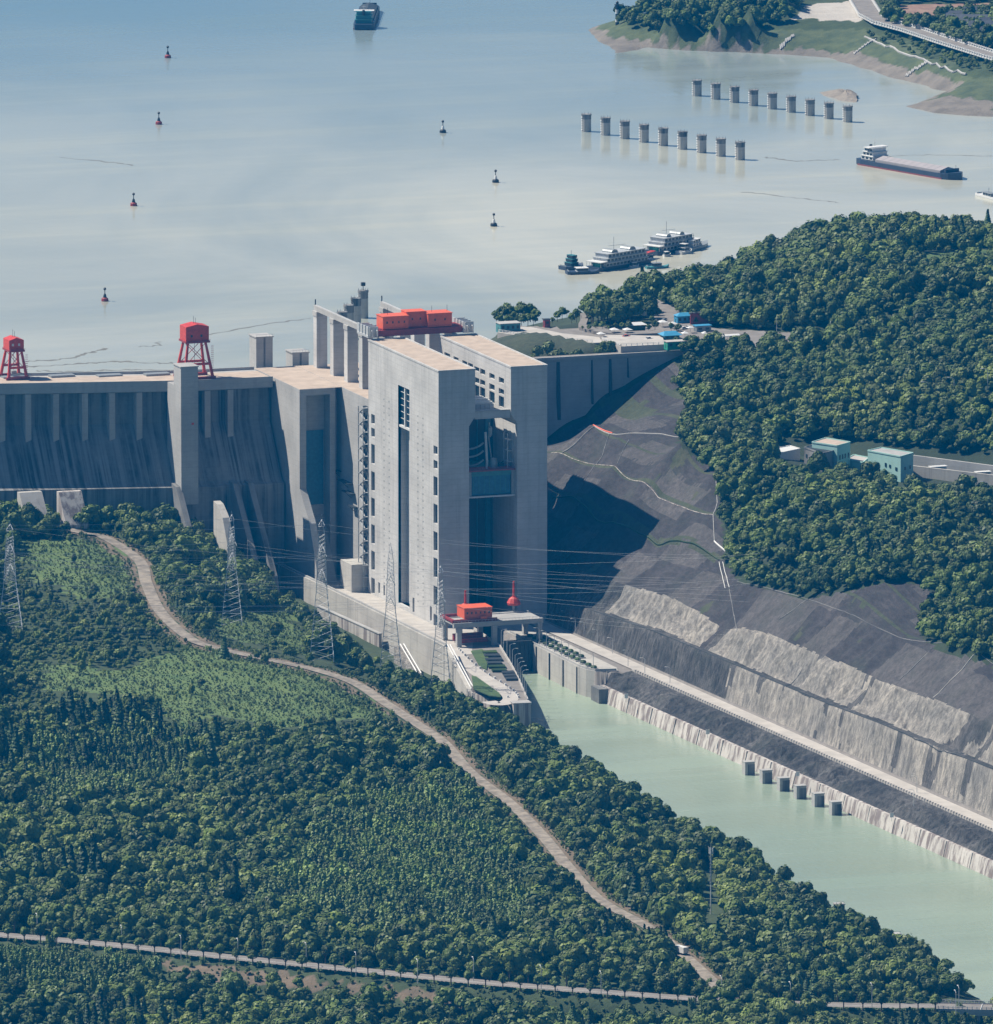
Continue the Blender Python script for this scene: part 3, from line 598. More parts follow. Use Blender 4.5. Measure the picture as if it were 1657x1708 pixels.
# hanging hoses and cable catenaries left of the chamber
for k,z in enumerate((174,169.5,164.5)):
    b=MB(); pts=[(17.7+11.5*t,12-3*math.sin(math.pi*t*.5),z+1.6*(t**3)*2.2-.4) for t in np.linspace(0,1,9)]; b.path(pts,.55,7)
    tag(b.build('cable_band',M['steelg']),('topmost','middle','lowest')[k]+' of three curved grey cable bands slung in the gap above the ship chamber','cable',group='curved cable bands')
b=MB(); pts=[(18.5+13.5*t,7,159+ (10*(t-.55)**2 if t<.55 else 85*(t-.55)**3)) for t in np.linspace(0,.86,14)]; pts.append((30.5,7,166)); pts.append((29.8,7.5,183)); b.path(pts,.75,8)
tag(b.build('supply_hose',M['galv']),'pale looped supply hose hanging above the red walkway','hose')
b=MB(); b.path([(32.6,9,188),(32,9,181),(33.5,9,170),(34,9,163)],.35,6); b.lathe((33,9,180),[(.4,0),(1.2,1),(1.3,5),(.5,6)],8)
tag(b.build('supply_cable',M['steelg']),'thin cable with a pulley block running down beside the supply hose','cable')
b=MB()
for z in (160,166,172,178): b.box(41.8,45.4,6,12,z,z+.4)
for y in (6,12): 
    for x in (42,45.2): b.box(x-.2,x+.2,y-.2,y+.2,156,182)
tag(b.build('access_tower',M['galv']),'pale steel access frame fixed to the right lift tower above the chamber','scaffold')
# ================================================================ DAM AND LOCK HEAD
def damslope(U0,U1,Vf,toe_z,name,label):
    pass
dm=thing('dam','long grey gravity dam with streaked sloping face, left of the ship lift','dam',(-110,230,185))
# frame: crest line front edge from (-300,273) to (-81.5,216.5) to (-23,212)
def vf(U): return float(np.interp(U,[-330,-176,-81.5,-67,-23],[281,239,216.5,214,212]))
def dam_sec(mb,Us,prof,z):
    """loft of a section prof(U)->[(v,z)...] along Us"""
    n=len(prof(0)); V=[]
    for U in Us: V+=[(U,p[0],p[1]) for p in prof(U)]
    F=[]
    for i in range(len(Us)-1):
        for k in range(n):
            a=i*n+k; b_=i*n+(k+1)%n; F.append((a,b_,b_+n,a+n))
    F.append(tuple(range(n))); F.append(tuple(range((len(Us)-1)*n,len(Us)*n))[::-1]); mb.add(V,[f[::-1] for f in F])
ZCR=185.
def body(U):
    f=vf(U); s=f+6      # recessed vertical wall, then the 0.7:1 slope, ledge, toe wall
    k=161.; ve=f+6-(k-131)*.68
    return [(s,ZCR-.3),(f+34,ZCR-.3),(f+34,60),(ve-5,60),(ve-5,128.6),(ve-2,129.4),(ve,131),(s,k)]
Us=[-330,-176,-81.5,-67,-24.2]
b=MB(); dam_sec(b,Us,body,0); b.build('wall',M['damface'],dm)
def crest(U): f=vf(U); return [(f,ZCR),(f+34.3,ZCR),(f+34.3,ZCR-1.5),(f+6.1,ZCR-1.5),(f+6.1,ZCR-6.2),(f,ZCR-5)]
b=MB(); dam_sec(b,Us,crest,0); b.build('crest_slab',M['conc'],dm)
def deckp(U): f=vf(U); return [(f+1.2,ZCR+.05),(f+28,ZCR+.05),(f+28,ZCR+.02),(f+1.2,ZCR+.02)]
b=MB(); dam_sec(b,Us,deckp,0); b.build('roadway',M['roofc'],dm)
for o_,h_ in ((.0,1.1),(33.2,1.6)):
    b=MB(); dam_sec(b,Us,lambda U:[(vf(U)+o_,ZCR+h_),(vf(U)+o_+.5,ZCR+h_),(vf(U)+o_+.5,ZCR+.0),(vf(U)+o_,ZCR+.0)],0); b.build('parapet',M['conc'],dm)
for pxx in (5,50,98,148,195,242,362,404):
    q=Zy(pxx,700,225); U=G(pxx,655,181)[0]; f=vf(U)
    b=MB(); b.ext([(f+.6,ZCR-5.4),(f+7,ZCR-5.4),(f+7,140),(f+.6,140)],U-1.7,U+1.7); b.build('buttress',M['conc'],dm)
for i in range(4):
    b=MB(); U=-160+i*26; f=vf(U); b.box(U-7,U+7,f+25,f+31,ZCR+.05,ZCR+.9+.3*(i%2)); b.build('gate_hatch',M['steelg'],dm)
# slender wall tower on the dam face
wt=thing('pilaster_tower','tall plain concrete shaft standing proud of the dam face beside the big red crane','tower',(-80,196,126))
b=MB(); b.ext([(190,197.5),(203,197.5),(203,186),(214,186),(216,120),(190,120)],-85.6,-75.6); b.build('wall',M['conc'],wt)
b=MB(); b.box(-86,-75.2,189.6,203.4,197.5,198.1); b.build('cap',M['conc'],wt)
b=MB(); b.box(-79.5,-78.2,189.85,190.05,165,166.2); b.build('plate',M['red'],wt)
# head block with framed recess
hb_=thing('head_block','massive concrete lock head block with flared sunlit side and framed recess','lock head',(-12,190,70))
b=MB()
b.ext([(214,185),(214,60),(139,60),(140,88),(152,112),(169,129),(169,185)],-23,-19.2)       # left cheek, flared towards its foot
b.box(-19.2,-5.2,179,214,60,185); b.box(-19.2,-5.2,169,179,181.5,185); b.box(-5.2,-2.,169,214,60,185); b.box(-2,2,178,214,60,185)
b.ext([(179,60),(179,112),(150,66),(150,60)],-19.2,-5.2)
b.build('wall',M['conc'],hb_)
b=MB(); b.box(-18.6,-5.8,178.4,179,118,160); b.build('gate',M['steelb'],hb_)
b=MB(); b.box(-22.7,1.9,169.4,249,185.004,185.12); b.build('roof',M['roofc'],hb_)
b=MB(); b.box(-23,1.9,214,250,60,185.0); b.build('upstream_wall',M['conc'],hb_)
h2=thing('head_block','upper lock head behind the lift towers with sunlit side wall','lock head',(40,190,70))
b=MB(); b.prism([(2,120),(70,120),(70,250),(2,250)],60,185.002); b.build('wall',M['conc'],h2)
b=MB(); b.box(2.4,69.6,120.5,249,185.01,185.14); b.build('roof',M['roofc'],h2)
b=MB(); b.box(-9,2.,121,140,60,93); b.build('base_block',M['wallc'],h2)
b=MB()
for (v0,v1,z) in ((170,176,137),(150,168,133),(146,160,128),(142,150,121)):
    b.box(-1.5,2,v0,v1,z,z+.5)
    for v in np.arange(v0,v1+.1,1.5): b.tube((-1.5,v,z),(-1.5,v,z+1.4),.07)
    b.tube((-1.5,v0,z+1.4),(-1.5,v1,z+1.4),.07); b.tube((2,(v0+v1)/2,z-3),(-1.4,(v0+v1)/2,z),.15)
b.build('balcony',M['dark'],h2)
# zigzag stair tower
stw=thing('stair_tower','narrow steel stair tower zigzagging up behind the left lift tower','stair tower',(-1.2,124,80))
b=MB()
for x in (-2.6,0.2):
    for y in (119.5,127.5): b.box(x-.2,x+.2,y-.2,y+.2,78,181)
b.build('frame',M['steelg'],stw)
b=MB(); z=79; k=0
while z<178:
    a,c=(120,127) if k%2==0 else (127,120); b.ext([(a,z),(c,z+3.2),(c,z+3.7),(a,z+.5)],-2.4,-1.2); b.box(-2.7,.3,c-.9,c+.9,z+3.2,z+3.5); z+=3.4; k+=1
b.build('stair_flight',M['galv'],stw)
b=MB(); b.ext([(119,78),(128,78),(128,181),(119,181)],.6,1.9); b.build('back_wall',M['dark'],stw)
# crane beam columns over the head bay
for xr,lab in ((11.5,'left'),(51,'right')):
    for i,V in enumerate((240,211,186.5,161)):
        t=thing('crane_column','',' column',(xr,V,185),group='columns carrying the crane beams'); del t['category']
        t['label']='tall flat concrete column number %d from the water end under the %s crane beam'%(i+1,lab); t['category']='column'
        t['label']={0:'concrete column nearest the open water',1:'second concrete column from the open water',2:'third concrete column from the open water',3:'concrete column closest to the lift towers'}[i]+(', under the left crane beam' if lab=='left' else ', under the right crane beam behind the orange crane')
        b=MB(); b.prism([(xr-1.2,V-3),(xr+5,V-3),(xr+5,V+3),(xr-1.2,V+3)],185.1,217.2); b.build('shaft',M['tower'],t)
        b=MB(); b.box(xr-1.6,xr+2.4,V-3.6,V+3.6,214.5,217.21); b.build('cap',M['conc'],t)
        b=MB(); b.tube((xr-1.3,V-3.3,186),(xr-1.3,V-3.3,217),.12); b.build('cable_pipe',M['galv'],t)
    t=thing('crane_beam','long pale runway beam carried on columns, %s of the pair'%lab,'beam',(xr,180,217)); 
    b=MB(); b.box(xr-.8,xr+1.3,118.3,243.5,217.2,220.2); b.build('girder',M['conc'],t)
    b=MB(); b.box(xr-.1,xr+.25,118.3,243.5,220.2,220.5); b.build('rail',M['galv'],t)
    b=MB(); b.tube((xr,243,220.2),(xr,243,223.5),.35); b.build('buffer_post',M['dark'],t)
# orange bridge crane
oc=thing('bridge_crane','orange-red bridge crane with machine cabins spanning the two lift towers','crane',(30,122,220))
b=MB(); b.box(4.5,59,119.3,121.5,220.6,224.); b.box(4.5,59,133,135.2,220.6,224.); b.box(4.5,6.5,121.5,133,221,223.6); b.box(57,59,121.5,133,221,223.6); b.build('girder',M['dred'],oc)
b=MB(); b.box(8,56,121.6,132.9,224,224.4); b.build('deck',M['dred'],oc)
def cabin(par,x0,x1,y0,y1,z0,z1,nw=4,mat='orange'):
    b=MB(); b.prism([(x0,y0),(x1,y0),(x1,y1),(x0,y1)],z0,z1); c=b.build('cabin',M[mat],par)
    b=MB(); b.box(x0-.3,x1+.3,y0-.3,y1+.3,z1,z1+.35); b.build('roof',M['orange'],c)
    for i in range(nw):
        x=x0+(x1-x0)*(i+.7)/(nw+.4); b=MB(); b.box(x-.45,x+.45,y0-.06,y0+.1,(z0+z1)/2-.3,(z0+z1)/2+.9); b.build('window',M['glass'],c)
    b=MB()
    for i in range(int((x1-x0)/2)): b.box(x0+1+i*2-.06,x0+1+i*2+.06,y0-.1,y0,z0,z1)
    b.build('rib',M[mat],c)
    return c
cabin(oc,9.5,24.5,120.5,131.5,224.4,231.2,4); cabin(oc,36,50,120.5,131.5,224.4,231.6,2); cabin(oc,24.5,36,124,133,224.4,232.6,2)
b=MB()
for i in range(24):
    x=5+i*2.35; b.tube((x,119.3,224),(x,119.3,225.3),.07)
b.tube((5,119.3,225.3),(59,119.3,225.3),.08); b.build('railing',M['dred'],oc)
for x in (14,40,49):
    b=MB(); b.tube((x,126,231),(x,126,235.5),.1); b.build('mast',M['dark'],oc)
for x0 in (-.5,55.5):
    b=MB(); b.box(x0,x0+6,117.,136,220.6,221.8); b.box(x0+.4,x0+1.2,116,137,221.8,226.5); b.box(x0+4.4,x0+5.4,116,137,221.8,225.5)
    for k in range(4): b.box(x0,x0+6,117+k*5,117.5+k*5,221.8,226.8)
    b.tube((x0+.5,116,226),(x0+5,116,221.5),.25); b.build('end_truck',M['galv'],oc)
    for k in range(2):
        b=MB(); b.tube((x0+2.2+k*3,115.6,220.8),(x0+1.2+k*3,114.2,225),.4); b.build('buffer',M['white'],oc)
# red gantry cranes on the crest
def gantry(x,y,zt,label,scale=1.,wide=12.,flat=False):
    t=thing('gantry_crane',label,'crane',(x,y,185.1))
    H=zt-185.1; hl=H*.66; wx=wide*.62; wy=5.
    for sx in (-1,1):
        for sy in (-1,1):
            b=MB(); b.tube((x+sx*wx,y+sy*wy*1.5,185.6),(x+sx*wx*.62,y+sy*wy*.8,185.1+hl),1.05,4,.8); b.build('leg',M['red'],t)
    for sy in (-1,1):
        b=MB(); b.box(x-wx*.82,x+wx*.82,y+sy*wy*1.12-.4,y+sy*wy*1.12+.4,185.1+hl*.38,185.1+hl*.38+1.3); b.build('tie_beam',M['red'],t)
        b=MB(); b.box(x-wx-1.5,x+wx+1.5,y+sy*wy*1.5-.9,y+sy*wy*1.5+.9,185.2,186.6); b.build('end_truck',M['dred'],t)
    b=MB(); b.box(x-wx*.85,x+wx*.85,y-6.5,y+6.5,185.1+hl,185.1+hl+1.1); b.build('deck',M['dred'],t)
    z0=185.1+hl+1.1; z1=zt
    b=MB(); X=wide*.5; b.add([(x-X,y-5.5,z0),(x+X,y-5.5,z0),(x+X,y+5.5,z0),(x-X,y+5.5,z0),(x-X,y-5.5,z1-1.4),(x+X,y-5.5,z1-1.4),(x+X,y+5.5,z1-1.4),(x-X,y+5.5,z1-1.4),(x-X*.0,y-5.5,z1),(x+X*0,y+5.5,z1)],
        [(0,1,5,8,4),(2,3,7,9,6),(1,2,6,5),(3,0,4,7),(5,6,9,8),(7,4,8,9),(3,2,1,0)]); c=b.build('cabin',M['red'],t)
    for sx in (-.5,.35):
        b=MB(); b.box(x+sx*X-.6,x+sx*X+.6,y-5.56,y-5.4,z0+2.2,z0+3.6); b.build('window',M['glass' if not flat else 'white'],c)
    b=MB(); b.tube((x-.5,y,z1-.2),(x-.5,y,z1+4),.09); b.tube((x+.6,y,z1-.2),(x+.6,y,z1+3),.09); b.build('mast',M['dark'],t)
    b=MB()
    for sx in (-1,1): b.tube((x+sx*wx*.85,y-6.5,z0-1),(x+sx*wx*.85,y-6.5,z0+.9),.08)
    b.tube((x-wx*.85,y-6.5,z0+.6),(x+wx*.85,y-6.5,z0+.6),.08); b.build('railing',M['red'],t)
    b=MB()
    for sy in (-1,1):
        zz0=185.1+hl*.4; zz1=185.1+hl-.3; b.tube((x-wx*.8,y+sy*wy*1.12,zz0),(x+wx*.62,y+sy*wy*.82,zz1),.22,4); b.tube((x+wx*.8,y+sy*wy*1.12,zz0),(x-wx*.62,y+sy*wy*.82,zz1),.22,4)
    for k_ in range(int(hl/1.2)): b.box(x+wx*.95-.7,x+wx*.95+.7,y-wy*1.62,y-wy*1.5,185.6+k_*1.2,185.8+k_*1.2)
    b.build('bracing',M['red'],t)
    b=MB(); b.tube((x,y,z0-1),(x,y,189),.12); b.box(x-1.4,x+1.4,y-1,y+1,187.4,189); b.build('hoist',M['steelg'],t)
    return t
gantry(-64.8,229,216,'large red gantry crane with gabled cabin on the dam crest',wide=13.5)
gantry(-160.5,262,208.5,'smaller red gantry crane with two small windows at the left end of the crest',wide=8.6,flat=True)
# gate towers in the water behind the crest
for i,(x0,x1,zt) in enumerate(((-20.,-10.2,201.5),(1.6,11.2,191.5))):
    t=thing('intake_tower',('taller grooved concrete tower standing in the water behind the dam crest','low grooved concrete tower in the water nearest the tall crane columns')[i],'tower',((x0+x1)/2,262,140),group='intake towers behind the crest')
    b=MB(); m=(x0+x1)/2; b.prism([(x0,254),(m-.6,254),(m-.6,255.4),(m+.6,255.4),(m+.6,254),(x1,254),(x1,266),(x0,266)],140,zt); b.build('shaft',M['conc'],t)
    b=MB(); b.box(x0-.5,x1+.5,253.5,266.5,zt,zt+.6); c=b.build('cap',M['conc'],t)
    b=MB()
    for k in range(6):
        x=x0+.3+(x1-x0-.6)*k/5; b.tube((x,253.6,zt+.6),(x,253.6,zt+1.8),.08)
    b.tube((x0,253.6,zt+1.8),(x1,253.6,zt+1.8),.08); b.build('railing',M['galv'],c)
# dam section right of the lift
dr=thing('dam','plain vertical concrete dam section between the right tower and the wooded hill','dam',(150,230,120))
b=MB(); b.ext([(226,185),(235,185),(235,80),(219,80),(224.2,150),(226,163)],64,262); b.build('wall',M['wallc'] if False else M['conc'],dr)
b=MB(); b.box(64,262,225.2,226.4,184.2,185.9); b.build('parapet',M['white'] if False else M['pave'],dr)
b=MB(); b.box(64,262,226.6,234.6,185.02,185.2); b.build('roadway',M['asph'],dr)
for xx,zl,wd in ((930,150,1.5),(987,158,.7),(1017,160,1.2),(1047,172,.4)):
    U=Zy(xx,620,226)[0]; b=MB(); b.ext([(225.95,183),(226.3,183),(226.3,zl),(224.,zl)],U-wd*.35,U+wd); b.build('drain_groove',M['dark'],dr)
b=MB(); b.box(64,140,218,226,80,Zy(945,662,222)[2]); b.build('thickening',M['conc'],dr)
# ================================================================ GUIDE WALL, YARD AND APRON (downstream left side)
gw=thing('guide_wall','long pale retaining wall stepping down from the dam past the left lift tower','wall',(-26,50,60))
def gpt(px,py,z): return G(px,py,z)
top=[(-27.6,187),(-25.6,60),(-25.2,-40),(-24.8,-83)]
b=MB(); b.wallstrip(top,[56]*4,[83]*4,2.6)
b.wallstrip([(-24.8,-83.5),(-44.5,-178.6)],[52,52],[82.5,75.5],2.2); b.build('wall',M['wallc'],gw)
b=MB(); b.wallstrip([(-28.4,215),(-28.2,191)],[56]*2,[83]*2,3); b.prism([(-29.6,190.5),(-25,190.5),(-25,187.5),(-29.6,187.5)],56,83.2); b.build('end_block',M['wallc'],gw)
b=MB(); b.wallstrip([(x-.1,y) for x,y in top],[82.9]*4,[84.1]*4,.9); b.build('parapet',M['conc'],gw)
for k in range(2):
    b=MB(); b.path([(-24.2+k*1.5,-84,83.6),(-43.6+k*1.5,-178,76.6)],.42,7); b.build('pipe',M['white'],gw)
b=MB(); b.wallstrip([(-44.5,-178.6),(-40,-200),(-31.5,-203)],[56]*3,[75.5,75,74.8],1.8); b.build('low_wall',M['lining'],gw)
lw=thing('retaining_wall','low lichen-streaked retaining wall in the trees left of the long guide wall','wall',(-48,60,60))
Lp=[G(531,1011,79),G(560,1024,77),G(635,1058,74)]
b=MB(); b.wallstrip(Lp,[55]*3,[79,77,74],1.6); b.build('wall',M['lining'],lw)
b=MB(); b.wallstrip(Lp,[79,77,74],[79.5,77.5,74.5],2.3); b.build('coping',M['conc'],lw)
ps=thing('pipe_chute','pair of white pipes on a pale rocky chute below the guide wall','pipe',(*G(690,1095,72),62))
P0=G(668,1076,78); P1=G(697,1122,68)
for k in range(2):
    b=MB(); b.tube((P0[0]+k*2,P0[1],78.5),(P1[0]+k*2,P1[1],67.5),.45); b.build('pipe',M['white'],ps)
b=MB(); b.prism([(P0[0]-3,P0[1]+2),(P0[0]+3,P0[1]+2),(P1[0]+3,P1[1]),(P1[0]-4,P1[1])],58,[77.5,77.5,66.7,66.7]); b.build('chute',M['rockL'],ps)
# yard beside the tower
b=MB(); b.prism([(-26,186),(-26,-83),(-10,-83),(17,-10),(17,120),(-9,121),(-9,142),(2,142),(2,178),(-20,150)],57,77.4); tag(b.build('yard',M['pave']),kind='structure')
# apron between guide wall and canal: ends in a pier
APR=[G(*p,78) for p in [(747,1083),(832,1074),(838,1082),(884,1170),(853,1173),(836,1176),(800,1165)]]
APR[0]=(-22,-60); 
CW=[(17.4,-6),(12.5,-66),(-2,-127),(-12,-166),(-28,-225)]
b=MB(); b.prism([(-23.7,-83.2),(-10,-83.2)]+CW+[(-36,-224),(-33,-205),(-44,-181)],58,77.3); tag(b.build('apron',M['asph']),kind='structure')
pier=thing('pier','short concrete pier head standing in the green canal at the apron tip','pier',(APR[3][0],APR[3][1],60))
cx_,cy_=G(869,1172,78); b=MB(); b.obox((cx_,cy_,55),9.5,7,23,-.1); b.build('body',M['lining'],pier)
b=MB(); b.obox((cx_,cy_,78),10.1,7.6,.5,-.1); b.build('cap',M['conc'],pier)
# left canal wall parapet
b=MB(); b.wallstrip([(x-.5,y) for x,y in CW],[77.2]*5,[78.6]*5,.6); tag(b.build('canal_parapet',M['pave']),'pale parapet wall lined with lamps along the left canal edge','parapet')
rl=[(*G(*p,78),77.4) for p in [(752,1082),(762,1092),(780,1108),(803,1125),(830,1142),(847,1155),(852,1164),(842,1171),(828,1172),(815,1168)]]
ribbon('road',rl,8.5,M['pave'],.02)
b=MB(); L=smoothline(rl[:7],6)
for i,p in enumerate(L):
    if i%2==0:
        q=L[min(i+1,len(L)-1)]; d=(q-p).normalized() if (q-p).length>0 else Vector((1,0,0)); n_=Vector((-d.y,d.x,0)); 
        for s_ in (-4.5,): b.box(p.x+n_.x*-s_-.5,p.x+n_.x*-s_+.5,p.y+n_.y*-s_-.5,p.y+n_.y*-s_+.5,77.4,78.5)
o=b.build('kerb_stones',M['white']); tag(o,'row of white kerb stones edging the curved access road on the apron','kerb',kind=None)
def slab(name,pts,z,h,mat,label=None,cat=None,kind=None,group=None):
    b=MB(); b.prism([G(px,py,z) for px,py in pts],z,z+h); o=b.build(name,M[mat])
    return tag(o,label,cat,group,kind)
slab('lawn',[(787,1128),(795,1130),(833,1157),(836,1164),(818,1162),(790,1150)],77.5,.5,'grass',kind='structure')
slab('lawn',[(786,1087),(805,1084),(815,1098),(812,1118),(800,1112)],77.5,.5,'grass',kind='structure')
for i,(x,y,wd,hh,mt) in enumerate([(812,1090,26,2.5,'hedge'),(815,1095.5,28,2.5,'dark'),(817,1102,30,2.5,'dark'),(820,1108,26,2.2,'dark'),(822,1114,30,2.2,'hedge'),(828,1120,26,2.2,'hedge'),(845,1124,22,2.5,'dark'),(848,1129,22,2.5,'dark'),(851,1134,22,2.5,'dark')]):
    o=slab('planting_bed',[(x-8,y-1.6),(x+wd-10,y-2.6),(x+wd-8,y+1.2),(x-6,y+1.6)],77.45,1.1,mt,
      ['narrow green planting bed nearest the small bridge','first dark planting bed below the small bridge','second dark planting bed below the small bridge','third dark planting bed below the small bridge','green planting bed in the middle of the apron','green planting bed beside the kerb stones','upper of three dark beds near the canal lamps','middle of three dark beds near the canal lamps','lowest of three dark beds near the canal lamps'][i],'planting bed',group='planting beds on the apron')
names=lambda i,n: ('first','second','third','fourth','fifth','sixth','seventh','eighth','ninth','tenth','eleventh','twelfth','thirteenth','fourteenth','fifteenth','sixteenth','seventeenth','eighteenth','nineteenth','twentieth')[i]
# right canal wall with planters
rw=thing('basin_wall','thick pale concrete canal wall with dark vertical joints and a rounded near end','wall',(38,-115,60))
b=MB(); P_=[(30.2,-4.5),(30.6,-100),(30.4,-140),(31.5,-150),(34.5,-157),(46.5,-159),(49,-150),(49,-4.5)]
b.prism(P_,58,77.9); b.build('wall',M['lining'] if False else M['wallc'],rw)
for v in (-74,-95,-117,-139):
    b=MB(); b.box(29.9,30.5,v-.25,v+.25,62,77.5); b.build('ladder',M['dark'],rw)
b=MB(); b.wallstrip([(30.9,-30),(31.2,-100),(31,-140),(32,-149),(34.8,-156),(46,-158)],[77.9]*6,[79]*6,.5); b.build('parapet',M['conc'],rw)
for k,(c,m_) in enumerate(((0,'red'),(1,'green'))):
    b=MB(); b.box(36.2+c*3.3,39+c*3.3,-158.9,-157.2,66,69.2); tag(b.build('sign_board',M[m_]),('dark red','dark green')[k]+' square signal board on the rounded canal wall end','sign')
k=0
for v in np.linspace(-48,-150,13):
    for u in (36.,41.):
        if u>40 and v<-120: continue
        b=MB(); b.box(u-1.9,u+1.9,v-2.2,v+2.2,77.9,78.5); 
        t=thing('planter','%s low shrub planter from the lift in the %s row on the basin wall'%(names(int(round((-48-v)/8.5)),13),'canal-side' if u<40 else 'road-side'),'planter',(u,v,77.9),group='planters on the basin wall'); b.build('box',M['conc'],t)
        b=MB(); b.lathe((u,v,78.5),[(1.7,0),(1.9,.6),(1.2,1.3),(.3,1.5)],7); b.build('shrub',M['hedge'],t); k+=1
# canal lining along the right bank
li=thing('canal_lining','stained pale concrete lining along the right edge of the canal','wall',(38,-400,60))
Vs=list(np.arange(-158,-1000,-11.))
V=[];F=[]
for v in Vs:
    u=float(UT(v)); j=.12*math.sin(v*.37)
    for du,z in ((-32.6,58),(-31.2+j,63),(-29.6+j,69.6),(-29.2+j,70.9),(-27.6,71.),(-27.6,69)): V.append((u+du,v,z))
for i in range(len(Vs)-1):
    for k in range(5): a=i*6+k; F.append((a,a+6,a+7,a+1))
b=MB(); b.add(V,F); b.build('wall',M['lining'],li)
for i,v in enumerate(Vs[1::1]):
    if i%3: continue
    u=float(UT(v)); b=MB(); b.add([(u-31.75,v-.35,62),(u-31.75,v+.35,62),(u-29.75,v+.35,71.05),(u-29.75,v-.35,71.05),(u-30.6,v-.35,62),(u-30.6,v+.35,62),(u-29,v+.35,71.05),(u-29,v-.35,71.05)],[(0,3,2,1),(0,4,7,3),(1,2,6,5),(3,7,6,2)])
    o=b.build('joint_rib',M['lining'],li)
pr=thing('mooring_platform','dark slatted concrete mooring platform at the foot of the basin wall end','platform',(42,-165,62))
b=MB(); b.box(31,38,-172,-159.2,58,70.8)
for i in range(6): b.box(38+i*1.5,38.6+i*1.5,-172,-160,64,70.8)
b.box(38,47,-171,-159.2,58,69.9); b.build('body',M['damface'],pr)
# right hand road with toothed parapet
rr=[(float(UT(v))-5.6,v,77.95 if v<-20 else 78) for v in np.arange(-20,-1060,-40.)]; rr=[(58-1,40,78),(56.8,10,78)]+rr if False else rr
ribbon('road',[(56.5,8,78.1)]+rr,9.6,M['pave'],.12,n=3)
b=MB()
for v in np.arange(-165,-1000,-3.4):
    u=float(UT(v))-11.2; b.box(u-.5,u+.5,v-.95,v+.95,77.6,79.1)
b.wallstrip([(float(UT(v))-11.2,v) for v in np.arange(-160,-1000,-20.)],[77.0]*42,[78.3]*42,.6)
tag(b.build('road_parapet',M['pave']),'toothed pale parapet along the canal side of the right bank road','parapet')
# maintenance bridge at the lift mouth
mb_=thing('service_bridge','low concrete crane bridge across the canal mouth in front of the lift towers','bridge',(12,-50,78))
b=MB(); b.box(-12.5,39,-61,-58.6,88,90.6); b.box(-12.5,39,-38,-35.6,88,90.6); b.build('beam',M['conc'],mb_)
b=MB(); b.box(-12.5,39,-58.5,-38.1,89.4,90.2); b.build('deck',M['conc'],mb_)
for (x,y) in ((-9.5,-60),(11,-60),(37,-60),(-9.5,-37),(11,-37),(37,-37),(-1,-37)):
    b=MB(); b.box(x-1.3,x+1.3,y-1.4,y+1.4,62 if x>30 else 77.3,88); b.build('pier',M['conc'],mb_)
b=MB()
for i in range(27):
    x=-12.+i*1.95; b.tube((x,-61,90.6),(x,-61,91.8),.06)
b.tube((-12.4,-61,91.8),(39,-61,91.8),.08); b.build('railing',M['galv'],mb_)
oc2=thing('gantry_hoist','orange cabin hoist on dark red rails on the service bridge','crane',(3,-50,90.6))
b=MB(); b.box(-13,13,-59.5,-58.2,90.6,92.2); b.box(-13,13,-41,-39.7,90.6,92.2); b.box(-13,-11,-58.2,-41,91,92); b.build('girder',M['dred'],oc2)
c=cabin(oc2,-5.5,10.5,-58,-46,92.2,97.8,6); b=MB(); b.box(3.5,7,-59.8,-58.4,92.2,93.4); b.build('control_box',M['orange'],oc2)
for x,y,zb in ((3.5,-34,91),(31.5,-34,91.)):
    t=thing('mast_hoist',('slim red mast on a conical base rising behind the orange cabin','slim red mast on a conical base alone at the right end of the service bridge')[x>20],'mast',(x,y,zb),group='red mast hoists')
    b=MB(); b.lathe((x,y,zb+(3 if x>20 else 1)),[(3.6,0),(3.9,1.2),(2.6,3.4),(1.3,4.4)],10); b.build('base',M['red'],t)
    b=MB(); b.tube((x,y,zb+5),(x,y,zb+12.5 if x<20 else zb+16),.75,6,.55); b.build('mast',M['red'],t)
    b=MB(); b.tube((x,y,90.2),(x,y,zb+3),.9,6); b.build('post',M['steelg'],t)
for i in range(2):
    t=thing('stop_gate',('rear dark red steel gate leaf stored under the service bridge','front dark red steel gate leaf stored under the service bridge')[i],'gate',(0,-44-i*9,77.4))
    b=MB(); b.box(-7.5,9,-46-i*9,-44-i*9,78.4,82.0-i*1.2); b.build('plate',M['dred'],t)
    b=MB(); b.box(-7.5,9,-46.2-i*9,-46.02-i*9,79,79.3); b.box(-7.5,9,-46.2-i*9,-46.02-i*9,80.3,80.6)
    for k in range(7): b.box(-7+k*2.5,-6.8+k*2.5,-46.2-i*9,-46.02-i*9,78.4,81)
    b.build('rib',M['red'],t)
# dark lock gate across the canal mouth under the towers
t=thing('lock_gate','dark steel gate closing the canal mouth between the lift towers','gate',(24,-31,60))
b=MB(); b.box(13,30.15,-68,-63.5,58,80); b.build('leaf',M['dark'],t)
b=MB()
for k in range(7): b.box(13.5+k*2.4,13.9+k*2.4,-68.4,-68.02,60,79.5)
b.build('rib',M['dark'],t)
